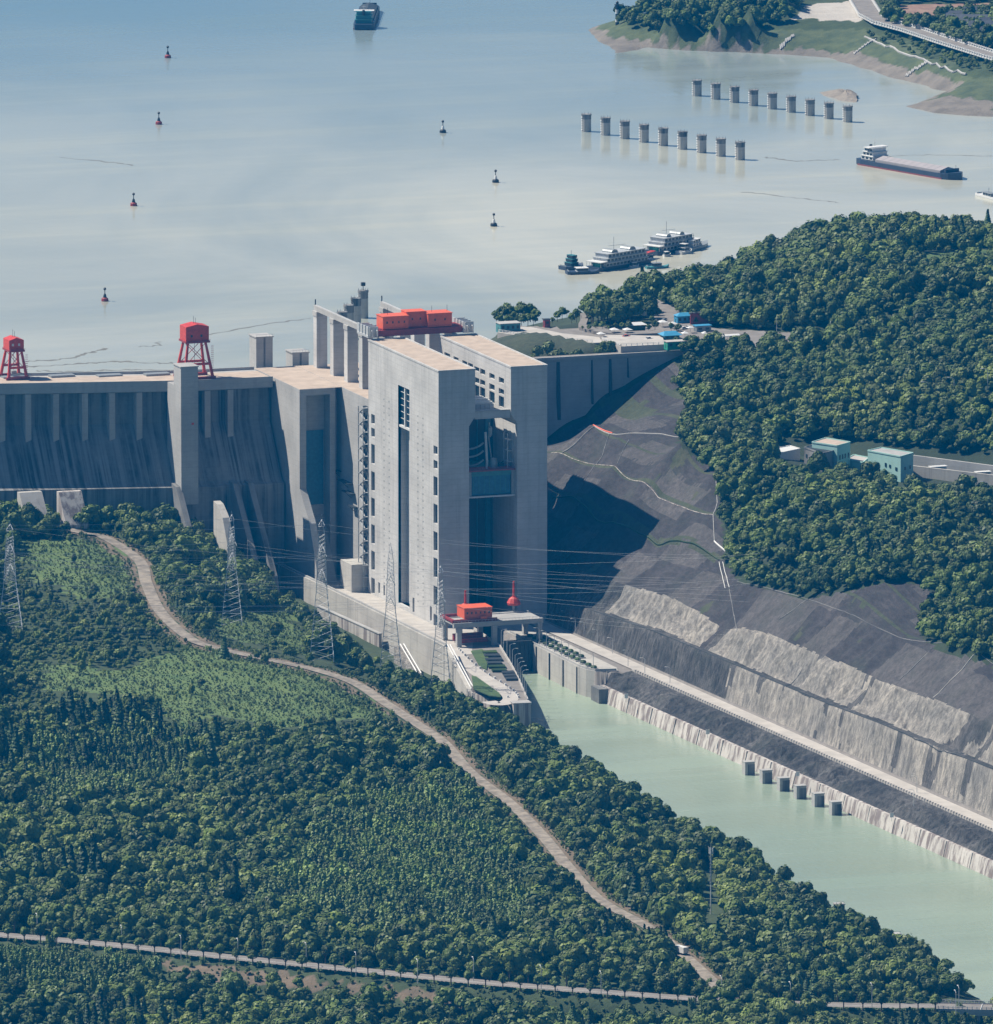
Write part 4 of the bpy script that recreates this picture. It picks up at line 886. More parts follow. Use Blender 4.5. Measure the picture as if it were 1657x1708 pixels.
# concrete blocks and hut at the dam toe on the left
for i,(x0,x1,yt,yb) in enumerate(((34,72,823,860),(100,138,822,866))):
    a=Zy(x0,yt,192); c=Zy(x1,yb,192)
    t=thing('concrete_ramp',('grey sloping concrete slab at the dam foot beside the white hut','pale blotched sloping concrete slab at the dam foot')[i],'slab',(a[0],185,105),group='sloping slabs at the dam foot')
    b=MB(); b.ext([(198,100),(198,a[2]),(194,a[2]),(181,c[2]-1),(181,100)],a[0],c[0]); b.build('slab',M['lining' if i else 'wallc'],t)
t=thing('hut','small white hut with dark windows at the foot of the dam','hut',(-190,190,112)); a=Zy(0,842,185)
b=MB(); b.box(a[0]-12,a[0]+5.5,185,192,105,a[2]-1); c=b.build('wall',M['white'],t)
b=MB(); b.box(a[0]-12.5,a[0]+6,184.5,192.5,a[2]-1,a[2]-.4); b.build('roof',M['damface'],t)
for k in range(2):
    b=MB(); b.box(a[0]-1+k*3.,a[0]+.6+k*3,184.9,185.1,a[2]-3.6,a[2]-2.4); b.build('window',M['glass'],c)
t=thing('buttress_wall','pale curved concrete training wall end rising from the trees at the dam foot','wall',(*G(372,900,95),85))
a=Zy(362,862,170); b=MB(); b.ext([(176,80),(176,a[2]+8),(170,a[2]+7),(160,a[2]+1),(152,a[2]-12),(150,80)],a[0],a[0]+4); b.build('wall',M['wallc'],t)
for i,px0 in enumerate((305,400,425)):
    q=G(px0,880,95)
    t=thing('training_wall',('short training wall running down the dam toe under the shaft','left training wall of the stepped pair beside the head block','right training wall of the stepped pair beside the head block')[i],'wall',(q[0],180,80))
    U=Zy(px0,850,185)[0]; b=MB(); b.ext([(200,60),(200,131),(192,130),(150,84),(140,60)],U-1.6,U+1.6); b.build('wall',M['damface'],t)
# mooring dolphins in the canal
dl=['first','second','third','fourth','fifth','sixth']
for i,(px_,yb) in enumerate(((1247,1294),(1276,1308),(1305,1321),(1333,1334),(1363,1347),(1392,1361))):
    x,y=G(px_,yb,63); x+=1.6; y+=1.5
    t=thing('mooring_pillar',dl[i]+' grey mooring pillar from the lift in the right bank row','pillar',(x,y,62),group='mooring pillars on the right bank')
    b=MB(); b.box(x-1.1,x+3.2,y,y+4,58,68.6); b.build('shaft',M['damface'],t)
    b=MB(); b.box(x-2.4,x-.9,y-.4,y+4.2,58,69.6); b.build('fender',M['conc'],t)
    b=MB(); b.box(x-2.5,x+3.4,y-.3,y+4.4,69.6,70); b.box(x-1.1,x+3.1,y+.05,y+3.95,68.6,69.6); b.build('cap',M['conc'],t)
for i,(px_,yt) in enumerate(((1370,1492),(1402,1508),(1496,1558),(1532,1573))):
    x,y=G(px_,yt,70.5)
    t=thing('mooring_pillar','mooring pillar top peeking over the left bank trees, '+('farthest','second','third','nearest and tallest')[i]+' of four','pillar',(x,y,62),group='mooring pillars on the left bank')
    b=MB(); b.box(x-2,x+2.4,y,y+4,58,70); b.build('shaft',M['damface'],t)
    b=MB(); b.box(x-2.3,x+2.7,y-.3,y+4.3,70,70.5)
    b.tube((x-2,y,70.5),(x-2,y,71.6),.08);b.tube((x+2,y,70.5),(x+2,y,71.6),.08); b.tube((x-2,y,71.6),(x+2,y,71.6),.08); b.build('cap',M['conc'],t)
for i,(px_,yb) in enumerate(((1045,1171),(1181,1231),(1331,1301),(1488,1370))):
    x,y=G(px_,yb,71)
    t=thing('marker_board','small white marker board on the canal ledge, '+('nearest the lift','second from the lift','third from the lift','farthest from the lift')[i],'sign',(x,y,71),group='marker boards on the canal ledge')
    b=MB(); b.tube((x,y,71),(x,y,73),.12); b.build('post',M['galv'],t); b=MB(); b.box(x-1,x+1,y-.1,y+.1,73,75.4); b.build('board',M['white'],t)
# ================================================================ LAMPS
def lamp_proto(h,arm,r=.09):
    t=thing('street_lamp','x','lamp',(0,0,-50))
    b=MB(); b.tube((0,0,0),(0,0,h),r*1.5,6,r); b.build('pole',M['galv'],t,off=(0,0,0))
    b=MB(); b.path([(0,0,h),(arm*.5,0,h+.7),(arm,0,h+.75)],r*.8,5); b.build('arm',M['galv'],t,off=(0,0,0))
    b=MB(); b.box(arm-.3,arm+1.0,-.22,.22,h+.62,h+.85); b.build('lamp_head',M['white'],t,off=(0,0,0)); return t
lp=lamp_proto(9.,2.2,.13)
names=lambda i,n: ('first','second','third','fourth','fifth','sixth','seventh','eighth','ninth','tenth','eleventh','twelfth','thirteenth','fourteenth','fifteenth','sixteenth','seventeenth','eighteenth','nineteenth','twentieth')[i]
firstl=[lp]
def put_lamp(x,y,z,rz,label,group,sc=1):
    if firstl: o=firstl.pop(); o.location=(x,y,z); o.rotation_euler=(0,0,rz); o['label']=label; o['group']=group; o.scale=(sc,)*3
    else: o=copy_tree(lp,(x,y,z),rz,label,sc,group=group)
    o['group']=group; return o
for i,(px_,py_) in enumerate([(836.5,1079),(840,1086),(846,1095),(851,1103),(855,1111),(859.5,1120),(863,1127),(866,1133),(869,1140),(872,1147),(875,1155),(878,1167)]):
    x,y=G(px_,py_,78); put_lamp(x,y,78,-.1,names(i,12)+' lamp from the service bridge on the left canal parapet','lamps along the left canal edge',.98)
for i,(px_,py_) in enumerate([(900,1076),(912,1081),(925,1088),(937,1094),(949,1100),(968,1110),(990,1118)]):
    x,y=G(px_,py_,78); put_lamp(x,y,78,2.9,names(i,7)+' lamp from the lift on the basin wall','lamps on the basin wall',.98)
for i,(px_,py_) in enumerate([(945,1045),(960,1058),(975,1063),(997,1076),(1022,1090),(1048,1111),(1076,1124),(1118,1139),(1525,1345),(1530,1322)]):
    x,y=G(px_,py_,78.2); put_lamp(x,y,78.2,3.0,names(i,9)+' lamp from the lift along the rock side of the right bank road','lamps along the right bank road',.9)
# ================================================================ PYLONS AND WIRES
def pylon(px_,py_,z,top_py,label,spread_px=38):
    x,y=G(px_,py_,z)
    s_=FPX/math.sqrt((x-CAM[0])**2+(y-CAM[1])**2+(z-CAM[2])**2); H=(py_-top_py)/s_/math.cos(PT); W=spread_px/s_/2
    t=thing('transmission_tower',label,'pylon',(x,y,z),rz=R(-19.5))
    zb=H*.46; wb=W*.46; wt=W*.25
    b=MB(); cs=[(-1,-1),(1,-1),(1,1),(-1,1)]
    for sx,sy in cs:
        bb=MB(); bb.tube((sx*W,sy*W*.9,0),(sx*wb,sy*wb,zb),.26,4,.2); bb.tube((sx*wb,sy*wb,zb),(sx*wt,sy*wt,H*.86),.2,4,.14); bb.tube((sx*wt,sy*wt,H*.86),(0,0,H),.14,4,.08)
        bb.build('leg',M['galv'],t,off=(0,0,0))
    n=9
    for k in range(n):
        z0=zb*k/n; z1=zb*(k+1)/n
        def wz(z): return W+(wb-W)*z/zb if z<zb else wb+(wt-wb)*(z-zb)/(H*.86-zb)
        for i in range(4):
            a=cs[i]; c=cs[(i+1)%4]; w0,w1=wz(z0),wz(z1)
            b.tube((a[0]*w0,a[1]*w0,z0),(c[0]*w1,c[1]*w1,z1),.11,3)
            if k in (2,5): b.tube((a[0]*w0,a[1]*w0,z0),(c[0]*w0,c[1]*w0,z0),.12,3)
    m=14
    for k in range(m):
        z0=zb+(H*.86-zb)*k/m; z1=zb+(H*.86-zb)*(k+1)/m
        for i in range(4):
            a=cs[i]; c=cs[(i+1)%4]; w0,w1=wz(z0),wz(z1)
            b.tube((a[0]*w0,a[1]*w0,z0),(c[0]*w1,c[1]*w1,z1),.09,3); b.tube((c[0]*w0,c[1]*w0,z0),(a[0]*w1,a[1]*w1,z1),.09,3)
    b.build('bracing',M['galv'],t,off=(0,0,0))
    for zf in (.93,.76,.59):
        bb=MB(); L=11; z0=H*zf
        for sy in (-1,1):
            bb.tube((wt,sy*wt,z0-1),(0,sy*L,z0+.6),.13,3); bb.tube((-wt,sy*wt,z0-1),(0,sy*L,z0+.6),.13,3); bb.tube((0,sy*wt,z0+1),(0,sy*L,z0+.6),.1,3)
        arm=bb.build('crossarm',M['galv'],t,off=(0,0,0))
        if zf<.9:
            for sy in (-1,1):
                bb=MB(); bb.tube((0,sy*L,z0+.5),(-2.6,sy*(L-4),z0-5.5),.17,4); bb.tube((2.6,sy*(L-4),z0-5.5),(0,sy*L,z0+.5),.17,4); bb.build('insulator',M['white'],arm,off=(0,0,0))
    return t,(x,y,z,H)
wires=[]
PY=[(17,1062,100,868,'tall lattice pylon at the left picture edge',44),(387,1040,96,852,'lattice pylon in the trees below the dam left of the road bend',34),(537,1100,88,857,'lattice pylon in front of the head block, with wide splayed legs',40),
 (652,1118,74,905,'lattice pylon before the sunlit face of the left lift tower',36),(735,1168,70,935,'lattice pylon nearest the canal, beside the guide wall corner',38)]
wl=thing('power_line','bundle of thin pale power lines sweeping low across the lift towers to the right bank','power line',(0,-100,120))
for p in PY:
    t,(x,y,z,H)=pylon(*p)
    for j,(zf,dy) in enumerate(((.93,0),(.70,-8),(.70,8),(.53,-9),(.53,9))):
        zz=z+H*zf; a=Vector((x,y+dy,zz))
        c=Vector((x+560,y+dy-190+260*0,zz+12)); d=Vector((x-360,y+dy+125,zz+22))
        for q,sg in (((c,26),(d,12)) if j<3 else ((d,12),)):
            b=MB(); pts=[tuple(a.lerp(q,k/14)-Vector((0,0,sg*4*(k/14)*(1-k/14)))) for k in range(15)]; b.path(pts,.042,3); b.build('wire',M['galv'],wl)
# white telecom mast
x,y=G(1186,1522,80)
t=thing('telecom_mast','tall white telecom mast with antenna ring standing in the woods by the canal','mast',(x,y,76))
b=MB(); b.tube((x,y,72),(x,y,96),.35,8,.28); b.build('pole',M['white'],t)
b=MB(); b.tube((x,y,94),(x,y,112),.42,8,.36)
for k in range(9): b.lathe((x,y,94.5+k*1.9),[(.62,0),(.62,.25)],8)
b.build('upper_pole',M['steelg'],t)
b=MB()
for k in range(3):
    a=k*2.094; b.box(x+math.cos(a)*1.0-.2,x+math.cos(a)*1.0+.2,y+math.sin(a)*1.0-.2,y+math.sin(a)*1.0+.2,109,112)
    b.tube((x,y,111),(x+math.cos(a)*1.8,y+math.sin(a)*1.8,112.6),.1)
b.tube((x,y,112),(x,y,114.5),.08); b.build('antenna',M['white'],t)
# ================================================================ RESERVOIR: PIERS, BUOYS, SHIPS
def wpier(x,y,h,label,group,r=3.1):
    t=thing('guide_pier',label,'pier',(x,y,150),group=group)
    b=MB(); b.lathe((x,y,144),[(r,0),(r,6+h*.72)],16); b.build('lower_shaft',M['wallc'],t)
    b=MB(); b.lathe((x,y,150+h*.72),[(r+.03,0),(r+.03,h*.2),(r+.25,h*.21),(r+.25,h*.28)],16); b.build('upper_shaft',M['damface'],t)
    for k in range(6): b=MB(); b.box(x-r*1.0-.25,x-r*.86,y-.8,y+.8,151+k*h/7,151.6+k*h/7); b.build('gauge_mark',M['white'],t)
    b=MB()
    for k in range(8): a=k*math.pi/4; b.tube((x+r*math.cos(a),y+r*math.sin(a),150+h),(x+r*math.cos(a),y+r*math.sin(a),151.2+h),.1,4)
    b.build('railing',M['steelg'],t)
for r_,(pa,pb) in enumerate((((978.5,219),(1235,266)),((1163,159.5),(1414.5,203)))):
    for i in range(9):
        t_=i/8; x,y=G(pa[0]+(pb[0]-pa[0])*t_,pa[1]+(pb[1]-pa[1])*t_,150)
        wpier(x,y,11.5 if r_==0 else 10.6,names(i,9)+' round concrete pier from the left in the '+('nearer','farther')+' row'[0:0] if False else names(i,9)+' round pier from the left in the '+('nearer','farther')[r_]+' row',('piers of the nearer row','piers of the farther row')[r_])
for i,(px_,py_,h) in enumerate(((606,530,16.5),(594,542,16.2),(582,553,16),(571,564,15.8))):
    x,y=G(px_,py_,150); wpier(x,y,h,('rearmost and leading','second','third','nearest and lowest looking')[i]+' round pier of the stepped cluster behind the crane columns','stepped cluster of piers',3.)
x,y=G(606,530,150); b=MB(); b.tube((x,y,166.5),(x,y,170),.25); b.box(x-1.1,x+1.1,y-1.1,y+1.1,169.2,171.2); tag(b.build('beacon',M['black']),'small black beacon lantern on top of the highest stepped pier','beacon')
def buoy(x,y,lab,red,group,sc=1.):
    t=thing('buoy',lab,'buoy',(x,y,150),group=group); t.scale=(sc,)*3; z=0
    b=MB(); b.lathe((0,0,-.5),[(1.6,0),(1.95,.8),(1.8,1.9),(.9,2.5)],12); b.build('float',M['red' if red=='dark' else 'black'] if red=='r' else M['black'],t,off=(0,0,0)) if red=='w' else b.build('float',M['dred'],t,off=(0,0,0))
    b=MB(); b.lathe((0,0,1.9),[(1.0,0),(.7,1.4),(.4,2.)],10); b.build('body',M['white'] if red=='w' else M['black'],t,off=(0,0,0))
    b=MB(); b.tube((0,0,3.5),(0,0,6),.22); b.build('mast',M['black'],t,off=(0,0,0))
    b=MB(); b.lathe((0,0,5.6),[(.2,0),(.75,.5),(.75,1.1),(.2,1.6)],10); b.build('topmark',M['black'],t,off=(0,0,0))
for px_,py_,k,l in ((280,96,'r','dark buoy farthest out at the upper left'),(265,207,'r','dark red buoy in the left channel, second row from the top'),(223,343,'r','dark red buoy in the left channel, midway to the dam'),(175,502,'r','dark red buoy closest to the dam above the left crane'),
   (739,221,'w','white-bodied buoy farthest out near the centre'),(827,304,'w','white-bodied buoy in the middle of the centre line'),(824,377,'w','white-bodied buoy nearest the moored vessels')):
    x,y=G(px_,py_,150); buoy(x,y,l,k,'red channel buoys' if k=='r' else 'white channel buoys',1.15)
def hull(mb,L,B,D,z0=0,bow=.16,stern=.05,n=18,sheer=1.2):
    """hull along +x from stern(0) to bow(L)"""
    V=[];F=[]
    for i in range(n+1):
        t=i/n; x=t*L
        wd=B/2*(1-max(0,(t-(1-bow))/bow)**2.2*.92) if t>1-bow else B/2*(.82+.18*min(1,t/stern))
        sh=sheer*max(0,(t-.8)/.2)**2+.3*sheer*max(0,(.12-t)/.12)
        V+=[(x,-wd*.8,z0-1.5),(x,-wd,z0+.6),(x,-wd,z0+D+sh),(x,wd,z0+D+sh),(x,wd,z0+.6),(x,wd*.8,z0-1.5)]
    for i in range(n):
        for k in range(6): a=i*6+k; c=i*6+(k+1)%6; F.append((a,c,c+6,a+6))
    F.append(tuple(range(5,-1,-1))); F.append(tuple(range(n*6,n*6+6))); mb.add(V,[f[::-1] for f in F]); return mb
def O0(b,n,m,t): return b.build(n,M[m],t,off=(0,0,0))
def decks(t,x0,x1,hw,z,n,mat='white',h=2.6,shrink=.0,win=True,name='deckhouse'):
    for k in range(n):
        b=MB(); a0=x0+k*shrink; a1=x1-k*shrink*.6; b.box(a0,a1,-hw+k*.35,hw-k*.35,z+k*h,z+k*h+h-.25); dh=O0(b,name,mat,t)
        b=MB(); b.box(a0-.5,a1+.5,-hw+k*.35-.5,hw-k*.35+.5,z+k*h+h-.25,z+(k+1)*h); O0(b,'deck',mat,dh)
        if win:
            m_=max(3,int((a1-a0)/3.2)); 
            b=MB()
            for i in range(m_):
                x=a0+(a1-a0)*(i+.5)/m_; b.box(x-1.15,x+1.15,-hw+k*.35-.04,hw-k*.35+.04,z+k*h+.5,z+k*h+1.9)
            O0(b,'window_band','glass',dh)
def cargo(p0,p1,label,B=16,hatch=True,dark=False):
    x0,y0=G(*p0,150); x1,y1=G(*p1,150); L=math.hypot(x1-x0,y1-y0); t=thing('cargo_ship',label,'ship',(x0,y0,150),rz=math.atan2(y1-y0,x1-x0))
    b=hull(MB(),L,B,3.6,0,.12); O0(b,'hull','hull',t)
    b=MB(); b.box(3,L*.9,-B/2-.03,B/2+.03,-.4,.9); O0(b,'waterline_band','hullred',t)
    b=MB(); hx0,hx1=L*.2,L*.87
    b.add([(hx0,-B*.42,3.6),(hx1,-B*.42,3.6),(hx1,B*.42,3.6),(hx0,B*.42,3.6),(hx0,-B*.42,5.2),(hx1,-B*.42,5.2),(hx1,B*.42,5.2),(hx0,B*.42,5.2),(hx0,0,7.),(hx1,0,7.)],[(3,2,1,0),(0,1,5,4),(2,3,7,6),(1,2,6,9,5),(3,0,4,8,7),(4,5,9,8),(6,7,8,9)])
    hc=O0(b,'hatch_cover','hatch' if not dark else 'dark',t)
    for k in range(1,10):
        x=hx0+(hx1-hx0)*k/10; b=MB(); b.add([(x-.12,-B*.42,5.25),(x+.12,-B*.42,5.25),(x+.12,0,7.06),(x-.12,0,7.06),(x-.12,B*.42,5.25),(x+.12,B*.42,5.25)],[(0,1,2,3),(3,2,5,4)]); O0(b,'seam','steelg',hc)
    decks(t,L*.05,L*.17,B*.40,4.,3,'white' if not dark else 'teal',2.6,1.2)
    b=MB(); b.box(L*.09,L*.15,-B*.5,B*.5,11.8,12.2); b.tube((L*.11,0,12),(L*.11,0,17),.15); b.tube((L*.11,-1.5,15),(L*.11,1.5,15),.1); O0(b,'mast','white',t)
    b=MB(); b.lathe((L*.07,0,9),[(1.1,0),(.9,4)],8); O0(b,'funnel','black',t)
    b=MB(); b.box(L*.9,L*.915,-B*.35,B*.35,4,6.2); b.tube((L*.95,0,5),(L*.95,0,9),.12); O0(b,'bow_fitting','hull',t)
    b=MB()
    for k in range(40): x=L*.18+k*L*.0175; b.box(x-.08,x+.08,-B/2-.02,-B/2+.1,3.6,4.7)
    b.box(L*.18,L*.88,-B/2,-B/2+.1,4.6,4.75); O0(b,'railing','steelg',t)
    return t
cargo((1442,272),(1603,300),'laden grey-hatched cargo barge with white wheelhouse under way right of the piers')
cargo((606,50),(618,16),'dark teal cargo ship seen from astern at the top of the picture',14,dark=True)
def terminal(p0,p1,label,B=13,n=3):
    x0,y0=G(*p0,150); x1,y1=G(*p1,150); L=math.hypot(x1-x0,y1-y0); t=thing('passenger_pontoon',label,'ship',(x0,y0,150),rz=math.atan2(y1-y0,x1-x0),group='white passenger pontoons')
    b=hull(MB(),L,B,2.2,0,.06,.03); O0(b,'hull','hull',t); decks(t,L*.12,L*.9,B*.46,2.2,n,'shipw',2.6,L*.03)
    zt=2.2+n*2.6
    for c in (.33,.66):
        b=MB(); m_=8; V=[]; r_=L*.06
        for i in range(m_+1):
            a=math.pi*i/m_; V+=[(L*c-r_*math.cos(a),-B*.3,zt+2.*math.sin(a)),(L*c-r_*math.cos(a),B*.3,zt+2.*math.sin(a))]
        b.add(V,[(2*i,2*i+1,2*i+3,2*i+2) for i in range(m_)]+[tuple(range(0,2*m_+2,2))[::-1],tuple(range(1,2*m_+2,2))]); O0(b,'arched_roof','steelg',t)
    b=MB(); b.box(L*.02,L*.16,-B*.48,B*.48,5.2,5.6)
    for x in (L*.03,L*.09,L*.15):
        for y in (-B*.45,B*.45): b.tube((x,y,2.2),(x,y,5.2),.12)
    O0(b,'awning','white',t)
    b=MB(); b.tube((L*.4,0,zt),(L*.4,0,zt+9),.14); b.tube((L*.3,0,zt+3.8),(L*.62,0,zt+3.2),.1); O0(b,'mast','steelg',t)
    b=MB(); b.box(L*.04,L*.08,-B*.3,-B*.05,2.2,4.6); b.box(L*.1,L*.13,B*.05,B*.3,2.2,4.); O0(b,'deck_crate','green',t)
terminal((988,452),(1078,437),'white three-deck passenger pontoon with arched roofs, nearer of the two moored')
terminal((1085,425),(1152,413),'white three-deck passenger pontoon with arched roofs, farther and right one',14)
def tug(p0,p1,label,B,mat,sup,hh=2,n=2):
    x0,y0=G(*p0,150); x1,y1=G(*p1,150); L=math.hypot(x1-x0,y1-y0); t=thing('boat',label,'boat',(x0,y0,150),rz=math.atan2(y1-y0,x1-x0))
    b=hull(MB(),L,B,hh,0,.3,.05); O0(b,'hull',mat,t); decks(t,L*.3,L*.62,B*.36,hh,n,sup,2.2,.8,name='cabin')
    zt=hh+n*2.2; b=MB(); b.tube((L*.45,0,zt),(L*.45,0,zt+3),.12); b.tube((L*.45,-.8,zt+2),(L*.45,.8,zt+2),.08); O0(b,'mast','steelg',t)
    b=MB(); b.box(L*.62,L*.64,-B*.4,B*.4,hh,hh+.9); b.box(L*.05,L*.06,-B*.35,B*.35,hh,hh+.9); O0(b,'railing','steelg',t)
tug((938,450),(972,446),'dark blue work boat at the left end of the moorings',9,'hull','teal',2,3)
tug((945,457),(1000,455),'low dark pontoon barge with crates lying in front of the work boat',8,'hull','white',1.6,1)
tug((1138,422),(1180,409),'sharp-bowed white and grey patrol boat right of the moorings',7,'steelg','white',2.2,2)
tug((1132,424),(1152,420),'stubby white launch beside the patrol boat',6,'white','white',1.6,2)
tug((1078,448),(1116,446),'small dark green work boat in front of the farther pontoon',5,'teal','steelg',1.2,1)
tug((1050,446),(1066,445),'tiny white boat moored beside the nearer pontoon',3,'white','white',1,1)
tug((1080,433),(1090,432),'tiny white boat between the two pontoons',2.6,'white','white',.9,1)
tug((1107,428),(1119,427),'tiny white dinghy by the farther pontoon',2.6,'white','white',.9,1)
tug((1632,326),(1672,336),'small white boat cut by the right picture edge',5,'white','steelg',1.6,1)
x,y=G(1070,436,150); t=thing('gangway','red covered gangway linking the two pontoons','gangway',(x,y,150))
x2,y2=G(1090,430,150); b=MB(); b.wallstrip([(x,y),(x2,y2)],[151.5]*2,[152.]*2,3); b.build('floor',M['hull'],t); b=MB(); b.wallstrip([(x,y),(x2,y2)],[154.2]*2,[154.6]*2,3.2); b.build('roof',M['red'],t)
b=MB()
for k in range(5):
    q=Vector((x,y,0)).lerp(Vector((x2,y2,0)),k/4); b.tube((q.x,q.y,152),(q.x,q.y,154.2),.15)
b.build('post',M['steelg'],t)
# ================================================================ RIGHT BANK: CHANNELS, DECK, BUILDINGS
def hr(x,y): return float(HR(np.array([x]),np.array([y]))[0])
def drape(pts_px,zg,wd,mat,name,label,cat,h=.35,n=10):
    """a kerb or channel laid on the slope: pixel guide points are walked onto the ground surface"""
    P=[]
    for px_,py_ in pts_px:
        z=zg
        for zz in np.arange(215,60,-.7):
            x,y=G(px_,py_,zz)
            if hr(x,y)>=zz: break
        z=hr(x,y)
        P.append((x,y,z))
    b=MB(); 
    wd*=.62
    for (x0,y0,z0),(x1,y1,z1) in zip(P[:-1],P[1:]):
        prev=None; n=max(4,int(math.hypot(x1-x0,y1-y0)/3))
        for k in range(n+1):
            t=k/n; x=x0+(x1-x0)*t; y=y0+(y1-y0)*t; q=(x,y,hr(x,y)+h*.4)
            if prev: b.tube(prev,q,wd/2,5)
            prev=q
    o=b.build(name,M[mat]); return tag(o,label,cat)
for pts,wd,mt,lb in (
  ([(992,712),(960,745),(938,757)],1.6,'damface','dark stepped drain running down left from the orange beam on the slope'),
  ([(992,712),(1017,724),(1135,732)],1.1,'conc','long pale ledge drain across the top of the dark slope'),
  ([(1017,724),(1005,765),(962,825)],.7,'damface','thin drain falling from the orange beam to the grassed bench'),
  ([(1050,735),(1030,775)],.6,'damface','short drain between the ledge and the middle bench'),
  ([(920,757),(1015,778),(1080,815),(1190,862)],.7,'lining','thin pale drain along the middle bench of the dark slope'),
  ([(1193,788),(1197,840),(1190,866),(1192,905)],0.8,'conc','pale edge drain where the dark slope meets the forest'),
  ([(920,828),(960,835),(1010,875),(1080,905),(1200,937)],1.6,'hedge','strip of creeping green plants along the grassed bench'),
  ([(1192,903),(1211,925)],1.5,'white','short bright white drain chute at the forest edge'),
  ([(1200,942),(1210,982)],.7,'white','left rail of the paired white drain on the slope'),
  ([(1206,940),(1217,982)],.7,'white','right rail of the paired white drain on the slope'),
  ([(1217,985),(1230,1055)],.9,'damface','dark drain falling to the top of the pale rock'),
  ([(1390,985),(1300,1040)],.8,'damface','dark oblique drain across the stone pitched slope'),
  ([(1230,975),(1400,1020),(1500,1065),(1657,1110)],.7,'damface','long thin crest drain above the dark sprayed slope'),
  ([(1555,1085),(1500,1140)],1.0,'damface','dark diagonal drain in the lower right of the slope'),
  ([(1625,1100),(1557,1165)],1.0,'wallc','pale diagonal drain near the right picture edge'),
  ([(991,1021),(1090,1054),(1203,1101),(1369,1173),(1576,1256),(1657,1287)],.9,'dark','long dark gutter along the first rock bench'),
  ([(1340,1118),(1300,1180)],.8,'dark','dark seam cutting down the pale rock face')):
    drape(pts,120,wd,mt,'drain',lb,'drain')
t_=drape([(990,711),(1022,724)],135,1.6,'orange','beam','bright orange steel beam lying at the top of the dark slope','beam')
# observation deck
def railing(name,pts,label,z=None,h=1.3,step=3.,mat='white'):
    b=MB()
    for a,c in zip(pts[:-1],pts[1:]):
        L=math.hypot(c[0]-a[0],c[1]-a[1]); n=max(1,int(L/step))
        for k in range(n+1):
            x=a[0]+(c[0]-a[0])*k/n; y=a[1]+(c[1]-a[1])*k/n; b.box(x-.14,x+.14,y-.14,y+.14,z,z+h)
        b.tube((a[0],a[1],z+h),(c[0],c[1],z+h),.12,4); b.tube((a[0],a[1],z+h*.5),(c[0],c[1],z+h*.5),.1,4)
    return tag(b.build(name,M[mat]),label,'railing')
dz=188.2
P_=[(830,554),(870,560),(990,572),(1005,571),(1000,562),(940,556),(885,545),(850,545)]
b=MB(); b.prism([G(x,y,dz) for x,y in P_],180,dz); tag(b.build('viewing_deck',M['pave']),kind='structure')
railing('railing',[G(x,y,dz) for x,y in [(832,553),(870,559),(930,565),(988,571)]],'white railing along the dam side of the left viewing deck',dz)
P2=[(1003,566),(1036,578),(1110,574),(1105,560),(1010,558)]
b=MB(); b.prism([G(x,y,dz+.6) for x,y in P2],180,dz+.6); tag(b.build('viewing_deck',M['pave']),kind='structure')
railing('railing',[G(x,y,dz+.6) for x,y in [(1004,566),(1036,577.5),(1108,574)]],'white railing around the pointed viewing terrace',dz+.6)
P3=[(1110,556),(1170,582),(1390,580),(1388,560),(1250,556),(1180,545),(1140,520),(1095,498),(1062,500),(1075,520),(1105,545)]
b=MB(); b.prism([G(x,y,187.6) for x,y in P3],181,187.6); tag(b.build('car_park',M['asph']),kind='structure')
P4=[(965,540),(972,528),(968,522),(975,522),(982,530),(978,541),(1000,548),(1050,552),(1105,550),(1105,555),(1040,558),(990,552),(966,545)]
b=MB(); b.prism([G(x,y,188.8) for x,y in P4],184,188.8); tag(b.build('path',M['asph']),kind='structure')
# small deck buildings: helper for a hut with windows and a roof
def hut(px_,py_,z,w_,d_,h,wall,roofm,label,cat='building',name='kiosk',rz=0,roof='flat',nwin=3,over=.5):
    x,y=G(px_,py_,z); t=thing(name,label,cat,(x,y,z),rz=rz)
    b=MB(); b.box(-w_/2,w_/2,-d_/2,d_/2,-1,h); c=O0(b,'wall',wall,t)
    if roof=='flat': b=MB(); b.box(-w_/2-over,w_/2+over,-d_/2-over,d_/2+over,h,h+.35); O0(b,'roof',roofm,t)
    else:
        b=MB(); X=w_/2+over; Y=d_/2+over; b.add([(-X,-Y,h),(X,-Y,h),(X,Y,h),(-X,Y,h),(-X*.55,0,h+d_*.28),(X*.55,0,h+d_*.28)],[(3,2,1,0),(0,1,5,4),(2,3,4,5),(1,2,5),(3,0,4)]); O0(b,'roof',roofm,t)
    for k in range(nwin):
        xx=-w_/2+w_*(k+.5)/nwin; b=MB(); b.box(xx-w_*.16/nwin*1.6,xx+w_*.16/nwin*1.6,-d_/2-.04,-d_/2+.1,h*.35,h*.75); O0(b,'window','glass',c)
    if nwin: b=MB(); b.box(-w_/2-.04,-w_/2+.1,-.5,.5,0,min(2.1,h*.8)); O0(b,'door','dark',c)
    return t
hut(848,551,dz,12,8,4.4,'teal','conc','grey flat-roofed kiosk with dark glazed front at the left end of the viewing deck',nwin=4)
hut(912,543,188,3.4,3,3.6,'dred','dark','tiny dark red sentry booth on the deck path',nwin=1)
hut(1118,565,187.6,9,7,2.6,'teal','blueroof','round-cornered blue pavilion in the car park',roof='hip',nwin=3,over=1.4)
hut(1144,537,187.6,12,6,4,'blueroof','blueroof','row of bright blue stalls beside the red sign board',roof='hip',nwin=4)
hut(1172,552,187.6,9,5,3.2,'steelg','blueroof','grey stall right of the blue pavilion',nwin=2)
hut(1133,579,187.6,16,6,3.6,'green','pave','green entrance hut behind the pointed terrace',nwin=4)
